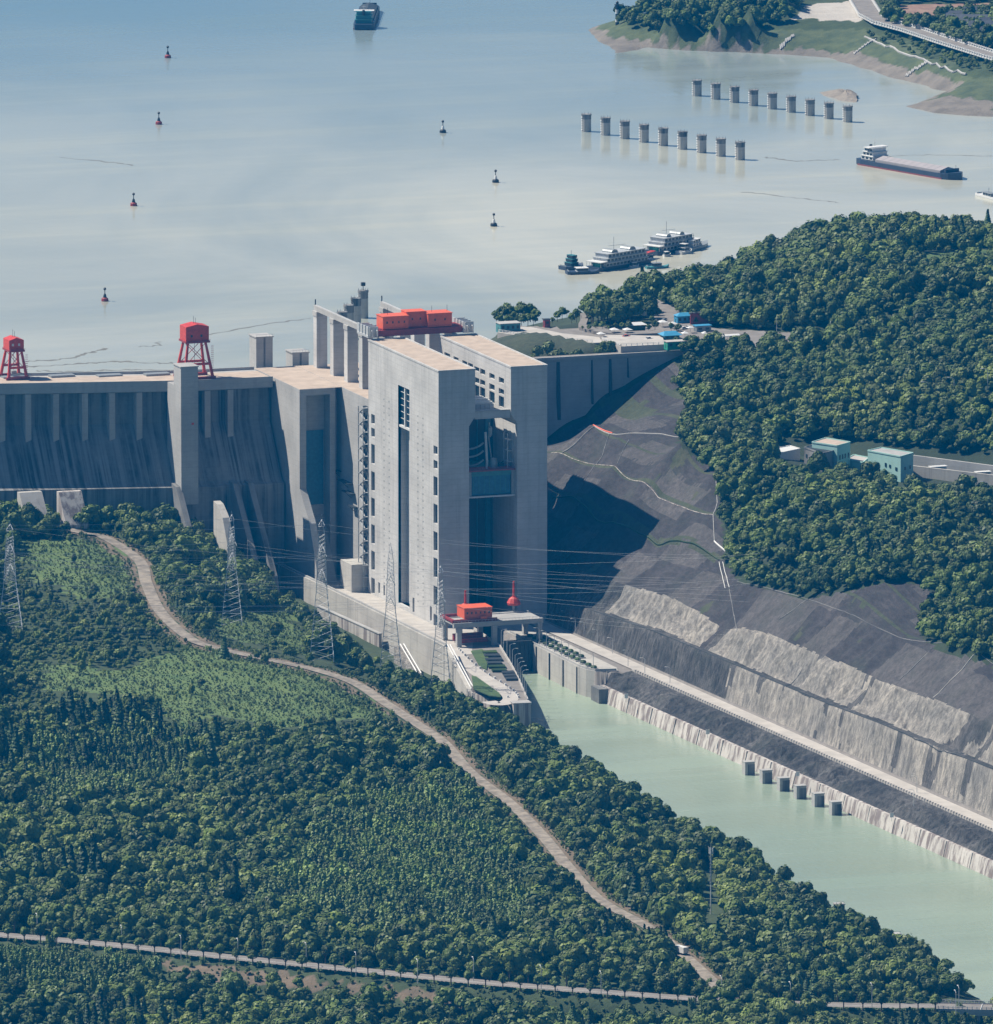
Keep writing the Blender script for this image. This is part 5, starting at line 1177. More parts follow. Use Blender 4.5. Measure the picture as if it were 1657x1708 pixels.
hut(1182,580,187.6,12,5,2.6,'damface','conc','dark gatehouse with pale roof beside the dam crest',nwin=3)
hut(1062,549,188.8,9,5,2.8,'hedge','white','white-canopied cafe stand on the terrace',roof='hip',nwin=2,over=1)
# red sign wall
x,y=G(1155,541,187.6); t=thing('sign_wall','broad dark red sign wall standing at the forest edge of the car park','sign',(x,y,187.6))
b=MB(); b.box(x-1,x+17,y,y+.8,187.6,194); b.build('panel',M['dred'],t); b=MB(); b.box(x-1.5,x+17.5,y-.2,y+1,194,194.5); b.build('coping',M['damface'],t)
# umbrellas, canopies
for i,(px_,py_,w_) in enumerate(((1003,563,4.5),(1025,556,5),(1047,556,5),(1106,543,5),(1123,546,4.5),(1143,562,4),(1152,553,3.6),(1190,575,4),(1176,562,3.6))):
    x,y=G(px_,py_,188.3); t=thing('parasol','white square parasol '+('at the terrace corner above the ramp','on the terrace, left of the cafe','on the terrace, right of the cafe','behind the blue pavilion, left one','behind the blue pavilion, right one','beside the entrance hut','in front of the grey stall','next to the gatehouse','between the grey stall and the gatehouse')[i],'parasol',(x,y,188.2),group='white parasols around the car park')
    b=MB(); b.add([(-w_/2,-w_/2,2.4),(w_/2,-w_/2,2.4),(w_/2,w_/2,2.4),(-w_/2,w_/2,2.4),(0,0,3.5)],[(0,1,4),(1,2,4),(2,3,4),(3,0,4),(3,2,1,0)]); O0(b,'canopy','white',t)
    b=MB(); b.tube((0,0,0),(0,0,2.9),.09); O0(b,'pole','galv',t)
b=MB(); x,y=G(1290,568,187.6)
t=thing('shelter','long white barrel-roofed shelter in the middle of the car park','shelter',(*G(1208,568,187.6),187.6)); 
b=MB(); V=[]
for i in range(7):
    a=math.pi*i/6; V+=[(-9,-2.6*math.cos(a),2.4+1.1*math.sin(a)),(9,-2.6*math.cos(a),2.4+1.1*math.sin(a))]
b.add(V,[(2*i,2*i+1,2*i+3,2*i+2) for i in range(6)]); O0(b,'roof','white',t)
b=MB()
for x in (-8,-3,3,8):
    for y in (-2.4,2.4): b.tube((x,y,0),(x,y,2.5),.1)
O0(b,'post','galv',t)
# vehicles
def vehicle(L,W,H,kind,body):
    t=thing('x','x','x',(0,0,-80))
    if kind=='bus':
        b=MB(); b.box(-L/2,L/2,-W/2,W/2,.5,H); O0(b,'body',body,t)
        b=MB(); b.box(-L/2+.3,L/2-.2,-W/2-.03,W/2+.03,H*.5,H*.82); b.box(L/2-.1,L/2+.03,-W/2+.15,W/2-.15,H*.42,H*.85); O0(b,'window_band','glass',t)
        b=MB(); b.box(-L*.25,L*.05,-W*.3,W*.3,H,H+.3); O0(b,'roof_unit','steelg',t)
    elif kind=='truck':
        b=MB(); b.box(L*.24,L/2,-W/2,W/2,.6,H*.72); O0(b,'cab',body,t)
        b=MB(); b.box(L*.46,L/2+.03,-W/2+.15,W/2-.15,H*.4,H*.64); O0(b,'windscreen','glass',t)
        b=MB(); b.box(-L/2,L*.22,-W/2,W/2,.9,H); O0(b,'cargo_box',body,t)
        b=MB(); b.box(-L/2,L*.5,-W*.3,W*.3,.5,.9); O0(b,'chassis','dark',t)
    else:
        b=MB(); b.add([(-L/2,-W/2,.35),(L/2,-W/2,.35),(L/2,W/2,.35),(-L/2,W/2,.35),(-L/2,-W/2,.85),(L/2,-W/2,.75),(L/2,W/2,.75),(-L/2,W/2,.85)],[(3,2,1,0),(4,5,6,7),(0,1,5,4),(1,2,6,5),(2,3,7,6),(3,0,4,7)]); O0(b,'body',body,t)
        b=MB(); b.add([(-L*.42,-W*.46,.8),(L*.25,-W*.46,.8),(L*.25,W*.46,.8),(-L*.42,W*.46,.8),(-L*.3,-W*.38,H),(L*.08,-W*.38,H),(L*.08,W*.38,H),(-L*.3,W*.38,H)],[(0,1,5,4),(1,2,6,5),(2,3,7,6),(3,0,4,7)]); O0(b,'glasshouse','glass',t)
        b=MB(); b.box(-L*.29,L*.07,-W*.37,W*.37,H-.02,H+.04); O0(b,'roof',body,t)
    r=.5 if kind!='car' else .33
    for sx in (-.32,.34):
        for sy in (-1,1):
            b=MB(); b.tube((L*sx,sy*(W/2-.25),r),(L*sx,sy*(W/2+.02),r),r,10); O0(b,'wheel','black',t)
    return t
protos={}
def place_vehicle(kind,body,px_,py_,z,rz,label,group=None,L=None):
    dims={'bus':(11.5,2.6,3.4),'truck':(9,2.6,3.4),'car':(4.6,1.9,1.5)}[kind]
    t=vehicle(*dims,kind,body); x,y=G(px_,py_,z); t.location=(x,y,z); t.rotation_euler=(0,0,rz); t.name={'bus':'parked_bus','truck':'box_truck','car':'parked_car'}[kind]; tag(t,label,{'bus':'bus','truck':'truck','car':'car'}[kind],group); return t
for i,(px_,py_,l) in enumerate(((1071,518,'upper left white bus in the car park nearest the round grove'),(1074,525,'lower left white bus in the car park nearest the round grove'),(1083,518,'white bus parked right of the other two by the grove'))):
    place_vehicle('bus','white',px_,py_,187.6,1.3 if i<2 else 1.75,l,'white buses in the car park')
for i,(px_,py_,bd,rz,l) in enumerate(((1141,549,'white',.4,'white car left of the grey stall'),(1150,547,'white',.2,'white car in front of the red sign wall'),(1160,564,'steelg',1.2,'grey car between the pavilion and the gatehouse'),(1096,536,'black',.9,'black car below the three buses'),(1108,535,'steelg',.9,'grey car below the three buses'),(1168,572,'white',.1,'white car near the entrance hut'),(1045,562,'red',.3,'small red car by the terrace'),(1083,566,'white',.3,'white cart on the pointed terrace'))):
    place_vehicle('car',bd,px_,py_,188.3 if i>5 else 187.6,rz,l,'cars in the car park')
for i,(px_,py_) in enumerate(((1178,578),(1386,560),(1296,552))): 
    x,y=G(px_,py_,187.6); put_lamp(x,y,187.6,1.2,('lamp by the gatehouse at the dam end of the car park','lamp at the far right end of the car park','lamp at the forest edge of the car park')[i],'car park lamps',.8)
for i,(px_,py_,z) in enumerate(((1549,655,188),(1592,660,188),(1648,665,188),(1648,850,152))):
    x,y=G(px_,py_,z); put_lamp(x,y,hr(x,y),2.8,('left','middle','right','lower')[i]+' lamp rising out of the right hand forest','lamps in the forest',1.3)
# mint-green buildings
def pbox(t,name,mat,pts,z0,z1,par=None):
    b=MB(); b.prism([G(px_,py_,z1) for px_,py_ in pts],z0,z1); return b.build(name,M[mat],par or t)
def block(label,pts,z0,z1,wall,roofm,wins=(),name='building'):
    x,y=G(*pts[0],z1); t=thing(name,label,'building',(x,y,z0)); w_=pbox(t,'wall',wall,pts,z0,z1)
    c=[sum(p[0] for p in pts)/len(pts),sum(p[1] for p in pts)/len(pts)]
    q=[(c[0]+(p[0]-c[0])*.96,c[1]+(p[1]-c[1])*.92) for p in pts]; b=MB(); b.prism([G(px_,py_,z1) for px_,py_ in q],z1+.004,z1+.12); rf=b.build('roof',M[roofm],t)
    W=[G(p[0],p[1],z1) for p in pts]
    b=MB(); b.wallstrip(W+[W[0]],[z1-.2]*(len(W)+1),[z1+.5]*(len(W)+1),.5); b.build('parapet',M[wall],rf)
    for (e,t0,zz,ww,hh) in wins:
        a=W[e]; c_=W[(e+1)%len(W)]; L=math.hypot(c_[0]-a[0],c_[1]-a[1]); dx,dy=(c_[0]-a[0])/L,(c_[1]-a[1])/L
        x=a[0]+dx*L*t0; y=a[1]+dy*L*t0; b=MB(); b.obox((x,y,zz),ww,.5,hh,math.atan2(dy,dx)); b.build('window',M['glass'],w_)
    return t
block('mint green two-storey building with small square windows in the right hand forest',[(1448,752),(1503,762),(1524,756),(1470,747)],140,171,'mint','conc',
  [(0,.55,164,1.3,2.2),(0,.68,164,1.3,1.6),(0,.87,163,1.5,1.8),(1,.35,163,1.3,1.8),(1,.75,163,1.3,1.8)])
block('low mint green building behind the dark shed, with a row of windows',[(1355,738),(1397,744),(1419,738),(1378,731)],150,173,'mint','roofc',
  [(0,.2,168,1.6,1.8),(0,.45,168,1.6,1.8),(0,.7,168,1.6,1.8),(1,.2,165,1.1,2.6),(1,.4,165,1.1,2.6),(1,.6,165,1.1,2.6),(1,.85,165,1.1,2.6)])
block('dark grey flat shed between the two mint buildings',[(1342,747),(1372,757),(1395,751),(1360,741)],148,170,'damface','dark',[(0,.15,165,1.5,2)])
block('bright white flat roof poking out of the forest left of the dark shed',[(1284,750),(1302,756),(1335,749),(1318,744)],150,168,'white','white',[(0,.5,164,1.5,1.5)])
block('pale low annex in front of the mint two-storey building',[(1413,766),(1440,772),(1450,764),(1425,759)],146,163,'mint','pave',[(0,.5,158,1.4,1.6)])
t=thing('reservoir_channel','long concrete trough with pale walls running right from the mint building','channel',(*G(1590,775,160),150))
for nm,pts,z,wd,mt in (('far_wall',[(1524,759),(1700,782)],165.5,1.6,'conc'),('near_wall',[(1520,776),(1700,797)],163,1.4,'wallc'),('middle_wall',[(1524,768),(1700,788)],161.5,1.2,'pave')):
    W=[G(*p,z) for p in pts]; b=MB(); b.wallstrip(W,[146]*2,[z]*2,wd); b.build(nm,M[mt],t)
b=MB(); b.prism([G(1522,772,160),G(1700,792,160),G(1700,781,160),G(1522,760,160)],146,160); b.build('floor',M['asph'],t)
for i,(px_,py_,w_) in enumerate(((1565,786,9),(1640,795,8))):
    hut(px_,py_,160,w_,3,2.6,'white','white',('long white pump cover beside the concrete trough','white pump cover at the right end of the concrete trough')[i],nwin=2,name='pump_house')
hut(1023,658,158,3,2.4,2.6,'white','white','tiny white hut on the grassy ledge beside the dam section',nwin=1)
# ================================================================ FAR SHORE
def hf(x,y): return float(HF(np.array([x]),np.array([y]))[0])
x,y=G(1030,36,160); z=hf(x,y)
t=thing('beacon_tower','black and white banded beacon tower on the rocky point','beacon',(x,y,z))
for k in range(5):
    b=MB(); b.lathe((0,0,k*2.9-1),[(1.3,0),(1.3,2.9)],12); O0(b,'band','white' if k%2 else 'black',t)
b=MB(); b.lathe((0,0,13.5),[(2.1,0),(2.1,.5),(1,.6),(1,2.2),(.2,3)],12); O0(b,'lantern','black',t)
fr=[npx(*p) for p in [(1425,-20,167),(1438,5,167),(1452,28,167),(1475,40,167),(1520,52,167),(1580,72,167),(1660,97,167),(1720,114,167)]]
ribbon('road',fr,15,M['asph'],.9,n=5)
for k in (-1,1):
    L=[Vector(p) for p in fr]; b=MB()
    for a,c in zip(L[:-1],L[1:]):
        d=(c-a).normalized(); n_=Vector((-d.y,d.x,0)); a2=a+n_*7.8*k; c2=c+n_*7.8*k; m_=int((c-a).length/4)
        for i in range(m_): q=a2.lerp(c2,i/m_); b.box(q.x-.5,q.x+.5,q.y-.5,q.y+.5,q.z+.8,q.z+3.2)
        b.wallstrip([(a2.x,a2.y),(c2.x,c2.y)],[a.z+2.5,c.z+2.5],[a.z+2.9,c.z+2.9],.5); b.wallstrip([(a2.x,a2.y),(c2.x,c2.y)],[a.z+.5,c.z+.5],[a.z+1.4,c.z+1.4],.7)
    tag(b.build('balustrade',M['white']),('water-side','land-side')[k>0]+' white balustrade of the far shore road','railing')
def ff(px_,py_,z=178):
    for zz in np.arange(212,149,-1.):
        x,y=G(px_,py_,zz)
        if hf(x,y)>=zz: break
    z=hf(x,y)
    return x,y,z
for i,(p0,p1,z,wd,mt,l) in enumerate(((((1443,65)),(1612,130),172,1.6,'conc','long pale kerb along the top of the far embankment'),((1462,66),(1425,92),168,1.,'conc','pale stair at the left end of the far embankment'),((1548,107),(1512,130),166,1.2,'conc','pale stair in the middle of the far embankment'),((1325,62),(1302,85),160,1.,'conc','faint stair down the grassy far bank'))):
    b=MB(); prev=None
    for k in range(25):
        px_=p0[0]+(p1[0]-p0[0])*k/24; py_=p0[1]+(p1[1]-p0[1])*k/24; q=ff(px_,py_,z); q=(q[0],q[1],q[2]+.3)
        if prev: b.tube(prev,q,wd/2,5)
        prev=q
    tag(b.build('stair' if 'stair' in l else 'kerb',M[mt]),l,'stair' if 'stair' in l else 'kerb')
k=0
for i,(px_,py_,w_) in enumerate(((1585,38,20),(1598,44,22),(1612,42,18),(1625,50,24),(1640,46,20),(1652,55,22),(1606,52,18),(1636,60,20),(1654,66,18),(1592,50,14),(1645,38,16),(1622,36,16))):
    x,y,z=ff(px_,py_,182)
    t=thing('house','grey-roofed village house, %s of the cluster at the upper right edge'%(names(i,12)+' from the far left' if False else ('leftmost','second','third','fourth','fifth','rightmost upper','front left','front middle','front right corner','small left','small rear right','small rear middle')[i]),'house',(x,y,z),rz=R(-25+13*(i%3)),group='village houses on the far shore')
    h=5+2*(i%2); b=MB(); b.box(-w_/2*.7,w_/2*.7,-4.5,4.5,-3,h); c=O0(b,'wall','tilew',t)
    b=MB(); X=w_*.4; b.add([(-X,-5.3,h),(X,-5.3,h),(X,5.3,h),(-X,5.3,h),(-X,0,h+3.2),(X,0,h+3.2)],[(0,1,5,4),(2,3,4,5),(1,2,5),(3,0,4),(3,2,1,0)]); O0(b,'roof','tiler',t)
    for q in range(3): b=MB(); b.box(-w_*.25+q*w_*.22,-w_*.25+q*w_*.22+1.6,-4.6,-4.4,h*.35,h*.7); O0(b,'window','glass',c)
for i,(px_,py_,w_,l) in enumerate(((1565,48,26,'long white shed roof beside the far shore road'),(1650,22,24,'pale flat warehouse in the red field at the upper right'))):
    x,y,z=ff(px_,py_,182); t=thing('shed',l,'shed',(x,y,z),rz=R(-28)); b=MB(); b.box(-w_/2,w_/2,-3,3,-2,3); O0(b,'wall','tilew',t); b=MB(); b.box(-w_/2-.5,w_/2+.5,-3.6,3.6,3,3.5); O0(b,'roof','white',t)
# islet
x,y=G(1403,161,150); b=MB(); n=20; V=[]; ms=[(1.,-3),(1,.0),(.8,2.0),(.45,4.2),(.12,5.)]
for r_,z in ms:
    for i in range(n):
        a=2*math.pi*i/n; rr_=1+.18*math.sin(3*a+1)+.1*math.sin(7*a); V.append((x+9*r_*rr_*math.cos(a)+(3 if r_<.9 else 0)*1.,y+24*r_*rr_*math.sin(a),150+z*.8+.6*math.sin(5*a)*(z>0)))
b.add(V,[(k*n+i,k*n+(i+1)%n,(k+1)*n+(i+1)%n,(k+1)*n+i) for k in range(4) for i in range(n)]+[tuple(range(4*n,5*n))]); o=b.build('islet',M['bank']); tag(o,kind='structure')
# dark ribbons drawn for ripple, current and wake lines on the reservoir
M['ripple']=plain('ripple_streak',(.17,.17,.15),.9,0,.4,.4)
for i,(L_,wd) in enumerate(((((40,603),(110,598),(150,588),(180,581)),1.6),(((42,612),(130,607),(190,603),(250,605),(300,606)),2.0),(((60,618),(120,620),(200,617),(290,618)),1.4),(((230,578),(265,576),(262,570)),1.),(((330,562),(420,545),(520,530)),1.),(((1275,262),(1330,268),(1400,266)),1.4),(((1460,262),(1560,258),(1657,260)),1.),(((1240,320),(1330,330),(1400,338)),1.),(((100,262),(180,270),(222,276)),1.))):
    P_=[(*G(x_,y_,150),150.03) for x_,y_ in L_]; L2=smoothline(P_,10); V=[];F=[]
    for k_,p in enumerate(L2):
        q=L2[min(k_+1,len(L2)-1)]-L2[max(k_-1,0)]; n_=Vector((-q.y,q.x,0)).normalized(); w2=wd*(.3+1.1*random.random()); o2=n_*random.uniform(-2,2)
        V+=[tuple(p+o2+n_*w2),tuple(p+o2-n_*w2)]
    b=MB(); b.add(V,[(2*k_+1,2*k_,2*k_+2,2*k_+3) for k_ in range(len(L2)-1)]); tag(b.build('ripple_line',M['ripple']),'thin dark streak drawn for a ripple or current line on the reservoir surface','ripple',kind='stuff')
# ================================================================ NEAR BRIDGE, TRUCK
nb=[npx(1560,1681,85),npx(1657,1683,85),npx(1800,1686,85)]
t=thing('road_bridge','low concrete road bridge with pale railings leaving the picture at the lower right','bridge',(nb[0][0],nb[0][1],70))
ribbon('deck',nb,14,M['asph'],.62,n=1,kind=None,parent=t)
A_=Vector(nb[0]); B_=Vector(nb[2]); d=(B_-A_).normalized(); n_=Vector((-d.y,d.x,0))
for k in (-1,1):
    a=A_+n_*7.3*k; c=B_+n_*7.3*k; b=MB(); b.wallstrip([(a.x,a.y),(c.x,c.y)],[83]*2,[86.1]*2,.5); b.build('girder',M['conc'],t)
    b=MB()
    m_=int((c-a).length/2.2)
    for i in range(m_): q=a.lerp(c,i/m_); b.box(q.x-.12,q.x+.12,q.y-.12,q.y+.12,86.1,87.3)
    b.tube((a.x,a.y,87.3),(c.x,c.y,87.3),.12); b.tube((a.x,a.y,86.7),(c.x,c.y,86.7),.1); b.build('railing',M['white'],t)
for q in (.3,.7):
    p=A_.lerp(B_,q); b=MB(); b.obox((p.x,p.y,58),3,12,25,math.atan2(d.y,d.x)); b.build('pier',M['conc'],t)
b=MB(); b.tube((A_+d*22+Vector((0,0,.8))+n_*6.4).to_tuple(),(A_+d*22+Vector((0,0,.8))-n_*6.4).to_tuple(),.25); b.build('joint',M['white'],t)
tk=place_vehicle('truck','white',1134,1591,84.7,1.85,'white box truck on the dirt road just above the roadside trees')
tk.scale=(1.15,)*3
# ================================================================ TREES
def crown_mesh(name,mat,kind,seed,nq=420,R0=3.4,H=7.5):
    r=np.random.default_rng(seed); V=[];F=[]; nq=int(nq*2.9)
    lob=[]
    if kind=='broad':
        for i in range(9):
            a=r.uniform(0,6.28); d=r.uniform(.15,.62)*R0; z=H*r.uniform(.38,.8); lob.append((d*math.cos(a),d*math.sin(a),z,R0*r.uniform(.38,.6)))
        lob.append((0,0,H*.78,R0*.55))
    for i in range(nq):
        if kind=='broad':
            cx_,cy_,cz_,rr=lob[i%len(lob)]; u=r.normal(size=3); u/=np.linalg.norm(u); u[2]=abs(u[2])*.95-.25 if r.random()<.85 else u[2]
            p=np.array([cx_,cy_,cz_])+u*rr*r.uniform(.8,1.08); nrm=u+r.normal(size=3)*.17+np.array([0,0,.2]); sz=r.uniform(.26,.56)
        elif kind=='cone':
            t=r.uniform(0,1)**.8; z=H*(.1+.9*t); rad=R0*(1-t)**.85*(0.72+.38*math.sin(z*3.1+seed)**2); a=r.uniform(0,6.28); p=np.array([rad*math.cos(a),rad*math.sin(a),z]); nrm=np.array([math.cos(a),math.sin(a),.7])+r.normal(size=3)*.2; sz=r.uniform(.25,.5)
        elif kind=='plume':
            s_=i%7; a0=s_*2.4+seed; bx,by=R0*.7*math.cos(a0)*(s_>0),R0*.55*math.sin(a0)*(s_>0); hh=H*(.72+.28*((s_*37+seed*13)%10)/10); t=r.uniform(0,1); z=hh*(.25+.75*t); rad=R0*.46*(1-t*.8)+.15; a=r.uniform(0,6.28)
            p=np.array([bx*(1+t*.5)+rad*math.cos(a),by*(1+t*.5)+rad*math.sin(a),z]); nrm=np.array([math.cos(a),math.sin(a),.8])+r.normal(size=3)*.3; sz=r.uniform(.22,.48)
        nrm=nrm/np.linalg.norm(nrm); q=np.cross(nrm,[.3,.5,.8]); q/=np.linalg.norm(q); w_=np.cross(nrm,q); k=len(V); el=r.uniform(.7,1.5)
        V+=[tuple(p+(q*a*el+w_*b_)*sz) for a,b_ in ((-1,-.6),(.1,-1),(1,.2),(.2,1),(-.8,.6))]; F.append((k,k+1,k+2,k+3,k+4))
    me=bpy.data.meshes.new(name); me.from_pydata(V,[],F); me.materials.append(M[mat]); me.update(); return me
def trunk_mesh(name,h,r=.22,limbs=True):
    b=MB(); b.tube((0,0,-1.5),(0,0,h),r,6,r*.55)
    if limbs:
        for k in range(4): a=k*1.7; b.tube((0,0,h*.55),(math.cos(a)*h*.4,math.sin(a)*h*.4,h*1.05),r*.45,4,r*.2)
    return b.mesh(name,M['trunk'])
KINDS={'broad':[(crown_mesh('crown','leafA','broad',s_),trunk_mesh('trunk',4.2)) for s_ in range(5)],
 'olive':[(crown_mesh('crown','leafB','broad',s_+20,360),trunk_mesh('trunk',4.0)) for s_ in range(3)],
 'avenue':[(crown_mesh('crown','leafA','broad',s_+80,380,3.6,6.2),trunk_mesh('trunk',6.4,.42)) for s_ in range(3)],
 'cone':[(crown_mesh('crown','leafC','cone',s_+40,380,2.3,10.5),trunk_mesh('trunk',5,.2,False)) for s_ in range(3)],
 'plume':[(crown_mesh('crown','leafD','plume',s_+60,420,3.0,9.5),trunk_mesh('trunk',5,.15,False)) for s_ in range(3)]}
LBL={'avenue':('','tree','roadside_tree',''),'broad':('dark green rounded broadleaf tree in the near woodland','tree','broadleaf_tree','broadleaf trees of the near woodland'),
 'olive':('yellow-green bushy tree in the near woodland','tree','broadleaf_tree','yellow-green trees of the near woodland'),
 'cone':('slender dark conifer in the near woodland','tree','conifer_tree','conifers of the near woodland'),
 'plume':('light green feathery bamboo clump in the near woodland','bamboo','bamboo_clump','bamboo clumps of the near woodland')}
def tree(kind,i,x,y,z,sc,rz,label=None,group=None,name=None):
    cm,tm=KINDS[kind][i%len(KINDS[kind])]; L=LBL[kind]
    t=thing(name or L[2],label or L[0],L[1],(x,y,z),rz=rz,group=group or (None if label else L[3])); t.scale=(sc,sc,sc*(.85+.3*((i*7)%10)/10))
    o=bpy.data.objects.new('trunk',tm); COL.objects.link(o); o.parent=t
    o=bpy.data.objects.new('crown',cm); COL.objects.link(o); o.parent=t; o.location.z=3.4 if kind=='avenue' else 0; return t
def scatter(x0,x1,y0,y1,sp,hfun,jit=.75):
    xs=np.arange(x0,x1,sp); ys=np.arange(y0,y1,sp); A,B=np.meshgrid(xs,ys); A=A.ravel()+rng.uniform(-jit,jit,A.size)*sp; B=B.ravel()+rng.uniform(-jit,jit,B.size)*sp
    return A,B,hfun(A,B)
def topx(X,Y,Z):
    v=[X-CAM[0],Y-CAM[1],Z-CAM[2]]; dt=lambda a:v[0]*a[0]+v[1]*a[1]+v[2]*a[2]; q=dt(CF); return CX+FPX*dt(CR)/q,CY-FPX*dt(CU)/q
X,Y,Z=scatter(-620,-40,-1240,205,4.7,HL)
px_,py_=topx(X,Y,Z)
ed=-44+(Y+270)*.0423
ok=(px_>-60)&(px_<1720)&(py_<1790)&(dpoly(X,Y,RL)>6.5)&(dpoly(X,Y,NL)>13)
ok&=~((X>-46)&(Y>-215))&~((X>ed-3)&(Y<-215))&(X<ed+(Y>=-215)*60)
wl_=np.interp(Y,[-215,-180,-83,60,190],[-50,-48,-33,-33,-33]); ok&=(X<wl_)|(Y<-215)
for P_ in (MEADOW,MEAD2,MEAD3): ok&=~(inpoly(px_,py_,P_)&(rng.random(X.size)>.035))
ok&=~(inpoly(px_,py_,SOIL)&(rng.random(X.size)>.12))
ok&=~inpoly(px_,py_,[(1120,1575),(1170,1590),(1200,1660),(1150,1660)])
for cpx,cpy in ((387,1040),(537,1100),(652,1118)): ok&=np.hypot(px_-cpx,(py_-cpy)*2)>22
X2,Y2,Z2=scatter(-520,-120,-1200,-250,3.4,HL); qx,qy=topx(X2,Y2,Z2)
BAM=[[(600,1340),(780,1330),(830,1420),(900,1500),(880,1560),(640,1570),(430,1520),(520,1420)],[(0,1560),(200,1590),(260,1640),(150,1680),(0,1660)],[(60,1260),(330,1220),(300,1330),(60,1360)]]
ok2=np.zeros(X2.size,bool)
for P_ in BAM: ok2|=inpoly(qx,qy,P_)
ok2&=(dpoly(X2,Y2,NL)>13)&(dpoly(X2,Y2,RL)>6.5)
X,Y,Z,px_,py_=[np.r_[a[ok],b_[ok2]] for a,b_ in ((X,X2),(Y,Y2),(Z,Z2),(px_,qx),(py_,qy))]
ok=~inpoly(px_,py_+0*px_,[(1176,1440),(1196,1440),(1206,1530),(1204,1585),(1166,1585),(1166,1530)]); X,Y,Z,px_,py_=[a[ok] for a in (X,Y,Z,px_,py_)]
n1=vnoise(X,Y,70,21,2); n2=vnoise(X,Y,35,22,2)
kind=np.zeros(X.size,int)                               # 0 broad 1 olive 2 cone 3 plume
kind[(n2>.28)]=1
kind[(n1<-.5)&(rng.random(X.size)<.5)]=2
bam=inpoly(px_,py_,[(600,1340),(780,1330),(830,1420),(900,1500),(880,1560),(640,1570),(430,1520),(520,1420)])|inpoly(px_,py_,[(0,1560),(200,1590),(260,1640),(150,1680),(0,1660)])|inpoly(px_,py_,[(60,1260),(330,1220),(300,1330),(60,1360)])
kind[bam&(rng.random(X.size)<.85)]=3
con=inpoly(px_,py_,[(0,1150),(380,1150),(360,1300),(0,1330)])
kind[con&(rng.random(X.size)<.5)]=2
yel=inpoly(px_,py_,[(820,1590),(1657,1600),(1657,1660),(1100,1660),(820,1640)])|inpoly(px_,py_,[(1010,1430),(1090,1420),(1100,1480),(1030,1490)]); kind[yel&(rng.random(X.size)<.55)&(kind!=3)]=1
sc=(.55+1.25*rng.random(X.size)**2.)*(1+.3*vnoise(X,Y,50,31,2)); rot=rng.uniform(0,6.28,X.size); vi=rng.integers(0,30,X.size)

ROADV=[(120,878),(178,888),(236,928),(258,975),(300,1030),(345,1070),(440,1088),(520,1105),(600,1122),(650,1160),(700,1195),(740,1222),(800,1280),(860,1335),(915,1390),(960,1445),(1010,1495),(1090,1548),(1080,1551),(1002,1504),(953,1455),(901,1396),(850,1343),(788,1290),(743,1239),(690,1205),(640,1192),(590,1155),(510,1130),(430,1110),(330,1085),(262,1050),(245,985),(226,938),(165,900)]
ROADN=[(-60,1548),(0,1553),(200,1571),(400,1592),(600,1612),(800,1632),(1000,1648),(1160,1660),(1160,1684),(1000,1671),(800,1655),(600,1633),(400,1612),(200,1590),(0,1574),(-60,1568)]
scr=inpoly(px_,py_,[(0,930),(220,930),(260,1040),(430,1090),(640,1180),(560,1240),(330,1230),(250,1180),(0,1250)]); sc=np.where(scr,sc*(.38+.3*rng.random(X.size)),sc); kind[scr&(rng.random(X.size)<.55)]=1; kind[scr&(kind==2)&(rng.random(X.size)<.7)]=0
olv=inpoly(px_,py_,[(0,1330),(340,1280),(440,1420),(400,1540),(0,1540)]); kind[olv&(rng.random(X.size)<.45)&(kind==0)]=1
drk=inpoly(px_,py_,[(340,1230),(700,1200),(1000,1480),(840,1440),(760,1330),(560,1400),(420,1330)]); kind[drk&(kind==1)]=0; sc=np.where(bam,sc*.75,sc)
hs=7.6*sc*np.where(kind>=2,1.3,1.); hit=np.zeros(X.size,bool); hm_=np.zeros(X.size,bool)
for q in (0,.2,.4,.6,.8,1.):
    a,c=topx(X,Y,Z+hs*q)
    for d_ in (-8,0,8):
        hit|=inpoly(a+d_*sc,c,ROADV)
    hit|=inpoly(a,c,[(1380,1672),(1560,1668),(1560,1690),(1380,1688)])|inpoly(a,c,ROADN)|inpoly(a,c,[(1150,1595),(1195,1640),(1160,1640)])|inpoly(a,c,[(1120,1578),(1146,1578),(1148,1600),(1122,1600)])|inpoly(a,c,[(1560,1662),(1657,1662),(1657,1692),(1560,1688)])
    if q>.5: 
        for P_ in (MEADOW,MEAD2,MEAD3): hm_|=inpoly(a,c,P_)
        hm_|=inpoly(a,c,SOIL)&(vi%3>0)
    # keep the wall, walls' feet and mast of the canal side clear
    hit|=inpoly(a,c,[(438,918),(470,930),(700,1050),(750,1075),(790,1150),(840,1165),(885,1172),(885,1205),(800,1170),(720,1128),(690,1122),(650,1105),(625,1095),(560,1050),(528,1022),(470,985),(452,975)])
hit|=hm_&(rng.random(X.size)>.06)
hit&=~((rng.random(X.size)<.10)&(sc<.9))
shr=hit&(rng.random(X.size)<.35); 
keep=~hit; X,Y,Z,px_,py_,kind,sc,rot,vi,ok2=[a[keep] for a in (X,Y,Z,px_,py_,kind,sc,rot,vi,hit)]
infr=(px_>5)&(px_<1652)&(py_<1725)
dist=np.hypot(X-CAM[0],Y-CAM[1]); order=np.argsort(np.where(infr,dist-60*sc,1e9))
ind=set(order[:300].tolist()); KN=['broad','olive','cone','plume']
for i in order[:300]: tree(KN[kind[i]],int(vi[i]),float(X[i]),float(Y[i]),float(Z[i]),float(sc[i]),float(rot[i]))
mask=np.ones(X.size,bool); mask[list(ind)]=False
SETS={k:[] for k in KN}
def addset(k,X,Y,Z,sc,rot):
    SETS[k].append(np.stack([X,Y,Z,sc,rot],-1))
